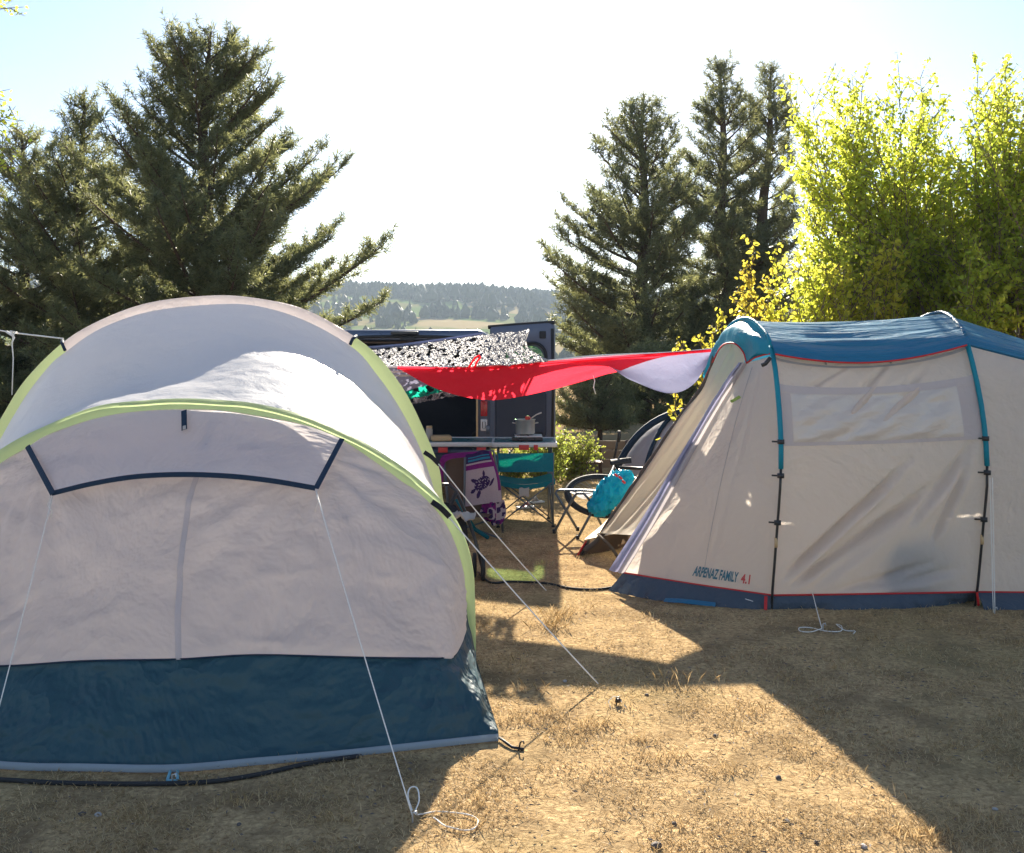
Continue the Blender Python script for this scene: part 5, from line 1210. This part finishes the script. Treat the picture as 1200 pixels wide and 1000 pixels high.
# ------------------------------------------------------------------ stool
SL = empty('folding_stool', (Xp(676, 8.75), 8.75, 0), 'grey tube folding stool with a pale fabric seat on the dry grass', 'stool')
z_ = .36
A = [P(650, 576.5, 8.62), P(700, 577.5, 8.55), P(697, 569.8, 9.02), P(656, 569, 9.05)]
A = [Vector((Xp(651, 8.5), 8.5, .40)), Vector((Xp(702, 8.5), 8.5, .40)), Vector((Xp(700, 8.82), 8.82, .40)), Vector((Xp(660, 8.82), 8.82, .40))]
ft = [Vector((Xp(651, 8.72), 8.72, .012)), Vector((Xp(677, 8.5), 8.50, .012)), Vector((Xp(674, 8.93), 8.93, .012)), Vector((Xp(698, 8.85), 8.85, .012))]
TS = empty
def rtube(pts, r, name, mat, par): return MB().tube([Vector(p) for p in catmull(pts, 6*len(pts))], r, 7).build(name, M[mat], par)
tl, tr, br_, bl = P(652, 578, 8.52), P(697, 580, 8.50), P(704, 576, 8.75), P(662, 575, 8.8)
MB().tube([P(677, 631, 8.5), P(692, 603, 8.55), P(704.5, 580, 8.62), P(703.5, 576.5, 8.66), P(698, 575.5, 8.7), P(660, 574.5, 8.75), P(653, 575, 8.72), P(651, 578, 8.7), P(665, 601, 8.72), P(677, 621, 8.75)], .0115, 8).build('leg_frame', M['greytube'], SL)
MB().tube([P(649.5, 624, 8.62), P(662, 601, 8.6), P(673, 582, 8.56), P(676, 578.5, 8.55), P(684, 578.5, 8.52), P(690, 585, 8.5), P(700, 606, 8.7), P(707, 620, 8.78)], .0115, 8).build('leg_frame', M['greytube'], SL)
for q in (P(677, 631, 8.5), P(649.5, 624, 8.62), P(707, 620, 8.78), P(677, 621, 8.75)): MB().tube([q+Vector((0, 0, -.01)), q+Vector((0, 0, .025))], .015, 8).build('foot_cap', M['rubber'], SL)
S = lofting([[P(671, 574.5, 8.78), P(685, 576.5, 8.76), P(700, 576, 8.74)], [P(668, 577, 8.65), P(682, 580, 8.63), P(697, 578.5, 8.62)], [P(672, 579, 8.55), P(684, 585, 8.53), P(694, 580, 8.52)]], 16, 10)
sheet('seat', S, M['whitefab'], SL, None)

# ------------------------------------------------------------------ bicycle lying on its side
BK = empty('bicycle', (.95, 9.0, 0), 'bicycle lying on the ground beside the tent porch, its front wheel towards the stool', 'bicycle')
# local frame: x along bike, y 'up' of the bike, z across;   front wheel at x=0, rear at x=1.05
cW = P(707, 581, 8.85); tilt = Matrix.Rotation(math.radians(24), 4, 'X') @ Matrix.Rotation(math.radians(0), 4, 'Z')
Mb = Matrix.Translation(cW) @ Matrix.Rotation(math.radians(6), 4, 'Z') @ tilt
tb = lambda *p: Mb @ Vector(p)
def wheel(cx, name='wheel'):
    ring = [tb(cx+.325*math.cos(a), .325*math.sin(a), 0) for a in np.linspace(0, 2*math.pi, 41)[:-1]]
    w_ = MB().tube(ring, .024, 8, closed=True).build('wheel', M['rubber'], BK)
    rm = [tb(cx+.295*math.cos(a), .295*math.sin(a), 0) for a in np.linspace(0, 2*math.pi, 41)[:-1]]
    MB().tube(rm, .011, 6, closed=True).build('rim', M['blacktube'], w_)
    sp = MB()
    for k in range(28):
        a = 2*math.pi*k/28; sp.tube([tb(cx+.02*math.cos(a+.5), .02*math.sin(a+.5), .02*(-1)**k), tb(cx+.29*math.cos(a), .29*math.sin(a), 0)], .0014, 3, False)
    sp.build('spokes', M['alu'], w_); MB().tube([tb(cx, 0, -.05), tb(cx, 0, .05)], .018, 8).build('hub', M['blacktube'], w_)
wheel(0); wheel(1.08)
hd, bb, st = (.20, .50, 0), (.62, -.06, 0), (.78, .42, 0)
for nm, a, b, r in (('top_tube', (.24, .48, 0), st, .016), ('down_tube', (.22, .42, 0), bb, .019), ('seat_tube', bb, (.80, .50, 0), .015), ('fork', (0, 0, .05), (.18, .44, .04), .013), ('fork', (0, 0, -.05), (.18, .44, -.04), .013), ('head_tube', (.17, .42, 0), (.23, .60, 0), .02), ('chain_stay', bb, (1.08, 0, .05), .010), ('seat_stay', st, (1.08, 0, .05), .009)):
    MB().tube([tb(*a), tb(*b)], r, 7).build(nm, M['blacktube'], BK)
MB().tube([tb(.24, .62, -.30), tb(.22, .64, 0), tb(.24, .62, .30)], .012, 7).build('handlebar', M['blacktube'], BK)
for s in (-1, 1): MB().tube([tb(.24, .62, s*.20), tb(.24, .62, s*.31)], .017, 7).build('grip', M['rubber'], BK)
MB().lathe(tb(.62, -.06, .05), [(.02, -.004), (.09, -.004), (.09, .004), (.02, .004)], 20).build('chainring', M['greytube'], BK)
MB().tube([tb(.62, -.06, .06), tb(.50, -.16, .07), tb(.50, -.16, .14)], .010, 6).build('crank', M['greytube'], BK)
sdl = P(727, 542, 9.15); S = []
for t in np.linspace(0, 1, 12):
    wv = .012+.06*max(0, (t-.35)/.65)**.8; S.append([sdl+Vector((-.09+.19*(1-t), .0+.02*math.sin(a), .012*math.sin(a)*2+ .02*(1-t) + (-.035 if t > .6 else 0)*math.cos(a)*0))+Vector((0, wv*math.cos(a), 0)) for a in np.linspace(0, 2*math.pi, 13)])
sheet('saddle', np.array([[tuple(q) for q in r] for r in S]), M['rubber'], BK)
MB().tube([sdl+Vector((-.05, 0, -.02)), sdl+Vector((.02, -.02, -.15))], .012, 6).build('seat_post', M['blacktube'], BK)

# turquoise bundle
TB = empty('nylon_bundle', P(715, 580, 8.45), 'crumpled turquoise nylon bundle with small red prints leaning by the tent porch', 'bundle')
S = []
a_, b_ = P(693, 596, 8.5), P(742, 556, 8.6)
ax = (b_-a_); 
for t in np.linspace(0, 1, 60):
    c = a_.lerp(b_, t); r = (.03+.10*math.sin(math.pi*min(1, t*.9+.1))**.8); ring = []
    for a in np.linspace(0, 2*math.pi, 61):
        q = 1.25*r*(1+.25*mn.noise(Vector((math.cos(a)*1.5, math.sin(a)*1.5, t*3)))-.75*abs(mn.noise(Vector((math.cos(a)*2.6, math.sin(a)*2.6, t*7+2))))-.4*abs(mn.noise(Vector((math.cos(a)*6, math.sin(a)*6, t*13)))))
        v = c+Vector((-.35*math.cos(a), .8*math.sin(a)*1, .9*math.cos(a)))*q; v.z = max(.012, v.z); ring.append(tuple(v))
    S.append(ring)
M['turq'] = fabric('turquoise_nylon', (.01, .42, .58, 1), .35, .4, .6, 16, tc=(.02, .6, .75, 1), var=.15)
TBb = sheet('nylon_shell', np.array(S), M['turq'], TB)
for px, py in ((727, 560), (731, 565), (722, 557)): MB().box(P(px, py, 8.41), (.035, .012, .02), Euler((0, .7, 0)), .004).build('red_print', M['red'], TB)
S = []
a_, b_ = P(688, 590, 8.5), P(700, 600, 8.42)
for t in np.linspace(0, 1, 14):
    c = a_.lerp(b_, t); r = .05*math.sin(math.pi*min(max(t, .04), .96))**.5
    S.append([tuple(Vector((c.x, c.y, max(.05, c.z)))+Vector((.3*math.cos(a), math.sin(a), .9*math.cos(a)))*r*(1+.5*mn.noise(Vector((math.cos(a)*2, math.sin(a)*2, t*7))))) for a in np.linspace(0, 2*math.pi, 17)])
sheet('loose_end', np.array(S), M['turq'], TB)

# small dark dome tent behind the porch
DT = empty('pop_up_tent', (1.75, 10.2, 0), 'small grey and navy dome tent peeping out behind the edge of the tunnel tent porch', 'tent')
S = []
for t in np.linspace(0, 1, 20):
    ph = t*math.pi/2; S.append([(1.78+.72*math.cos(ph)*math.cos(a), 10.2+.85*math.cos(ph)*math.sin(a), .98*math.sin(ph)) for a in np.linspace(0, 2*math.pi, 49)])
sheet('dome_shell', np.array(S), M['band'], DT, lambda p, u, v: .012*fnoise(p, (3, 3, 3), 3), 0)
for az in (.75, 2.35): MB().tube([(1.78+.745*math.cos(t)*math.cos(az), 10.2+.87*math.cos(t)*math.sin(az), 1.0*math.sin(t)) for t in np.linspace(0, math.pi, 30)], .022, 7).build('pole_sleeve', M['navytrim'], DT)
MB().tube([(1.78-.80*math.cos(t)*1.0, 10.05-.1*math.sin(t), 1.0*math.sin(t)) for t in np.linspace(0, math.pi, 30)], .035, 7).build('edge_band', M['navytrim'], DT)

# ------------------------------------------------------------------ fences
FN = empty('slat_fence', (Xp(682, 13), 13, 0), 'low fence of narrow grey purple vertical slats behind the shrubs', 'fence')
for i in range(13):
    x = Xp(665, 13)+i*.034; MB().box((x, 13+.004*(i % 2), .17), (.028, .02, .33+.01*math.sin(i*2.3)), bev=.003).build('slat', M['wood'], FN)
for z in (.08, .27): MB().box((Xp(683, 13), 13.02, z), (.46, .018, .04), bev=.003).build('rail', M['wood'], FN)
for x in (Xp(664, 13), Xp(703, 13)): MB().box((x, 13.04, .18), (.05, .05, .37), bev=.005).build('post', M['wood'], FN)
F2 = empty('board_fence', (Xp(745, 13.4), 13.4, 0), 'long low tan board fence behind the bicycle and under the middle pine', 'fence')
for i in range(3): MB().box((Xp(775, 13.4), 13.4, .09+i*.125), (1.75, .025, .115), bev=.004).build('board', M['tanwood'], F2)
for px in (700, 735, 775, 820): MB().box((Xp(px, 13.4), 13.37, .2), (.06, .03, .42), bev=.004).build('post', M['wood'], F2)
GC = empty('garden_chair', (Xp(693, 12.4), 12.4, 0), 'small rusty metal garden chair between the slat fence and the board fence', 'chair')
q = Vector((Xp(693, 12.4), 12.4, 0)); M['rust'] = solid('rusty_metal', (.10, .05, .03, 1), .7, .5)
for sx_, sy_ in ((-.13, -.1), (.13, -.1), (-.13, .12), (.13, .12)): MB().tube([q+Vector((sx_, sy_, .005)), q+Vector((sx_*.85, sy_*.9, .22))], .009, 6).build('leg', M['rust'], GC)
MB().box(q+Vector((0, 0, .225)), (.27, .25, .015), bev=.004).build('seat', M['rust'], GC)
bk = MB().tube([q+Vector((-.12, .12, .22)), q+Vector((-.13, .14, .38)), q+Vector((0, .15, .44)), q+Vector((.13, .14, .38)), q+Vector((.12, .12, .22))], .009, 6)
for k in (-.05, .05): bk.tube([q+Vector((k, .125, .22)), q+Vector((k, .15, .42))], .006, 5)
bk.build('backrest', M['rust'], GC)

# sandals and litter
for px, py, lb, m in ((616, 596, 'pink and white sandal lying on the dry grass under the teal chair', 'red'), (627, 590, 'pale sandal behind the pink one under the teal chair', 'whitefab')):
    q = G(px, py); s_ = empty('sandal', q, lb, 'shoe', 'sandals under the teal chair')
    S = MB().box(q+Vector((0, 0, .012)), (.20, .075, .022), Euler((0, 0, .5)), .010); S.build('sole', M['whitepl'], s_)
    MB().tube([q+Vector((-.03, -.03, .02)), q+Vector((.01, 0, .06)), q+Vector((.03, .04, .02))], .014, 6).build('strap', M[m], s_)
R = random.Random(5)
def stone(p, s, lb, seed, mat='stone', grp=None):
    bm = bmesh.new(); bmesh.ops.create_icosphere(bm, subdivisions=2, radius=1)
    for v in bm.verts:
        k = 1+.35*mn.noise(v.co*1.5+Vector((seed, 0, 0))); v.co = Vector((v.co.x*s*k, v.co.y*s*k*.8, v.co.z*s*k*.55))
    bm.verts.index_update(); V = [v.co+Vector((0, 0, s*.25)) for v in bm.verts]; Fc = [[v.index for v in f.verts] for f in bm.faces]; bm.free()
    o = build('stone', V, Fc, M[mat], None, False); o.location = p; o.rotation_euler = (0, 0, seed); tag(o, lb, 'stone', grp)
GRP = 'small stones in the dry grass'
for i, (px, py, s, lb) in enumerate([(770, 993, .020, 'dark stone cut by the bottom edge of the picture in the sunlit grass'), (790, 966, .011, 'dark pebble in sunlit grass just above the stone at the bottom edge'), (922, 964, .014, 'dark stone in the sunlit grass left of the tunnel tent shadow'), (912, 912, .013, 'dark stone in sunlit grass near the diagonal shadow edge'),
                                     (1012, 993, .013, 'pale stone at the bottom edge beside the diagonal shadow'), (957, 988, .010, 'small pebble at the bottom edge left of the pale stone'), (838, 863, .012, 'black pebble with grey flecks in the middle of the sunlit grass'), (758, 815, .011, 'dark pebble at the upper edge of the sunlit grass'),
                                     (662, 799, .012, 'pale flat pebble inside the shadow of the cloth'), (115, 956, .015, 'pale stone in the shaded grass at the lower left'), (96, 955, .013, 'dark stone beside the pale one at the lower left'), (280, 967, .010, 'small pebble in the shaded grass left of the loose cord'), (1166, 949, .010, 'whitish pebble in the shade at the lower right')]):
    stone(G(px, py), s, lb, i*1.3, 'whitefab' if 'pal' in lb.split()[0] or 'whit' in lb else 'stone', GRP)
# twigs, straw litter and crumbs of earth
LV = []
for _ in range(5200):
    y = R.uniform(2.5, 9); x = R.uniform(-1, 1)*(y*.62+.4); a = R.uniform(0, 3.14); L = R.uniform(.006, .03); w_ = R.uniform(.003, .007)
    d = Vector((math.cos(a), math.sin(a), 0)); n_ = Vector((-math.sin(a), math.cos(a), 0)); c = Vector((x, y, .012+R.uniform(0, .006)))
    LV += [c-d*L*.5, c-n_*w_*.5+Vector((0, 0, .003)), c+d*L*.5, c+n_*w_*.5]
o = build_np('ground_litter', np.array([tuple(v) for v in LV]), 4, M['stone']); tag(o, 'dark crumbs of earth and twigs scattered over the dry grass', 'litter', kind='stuff')
print('objects', len(bpy.data.objects))
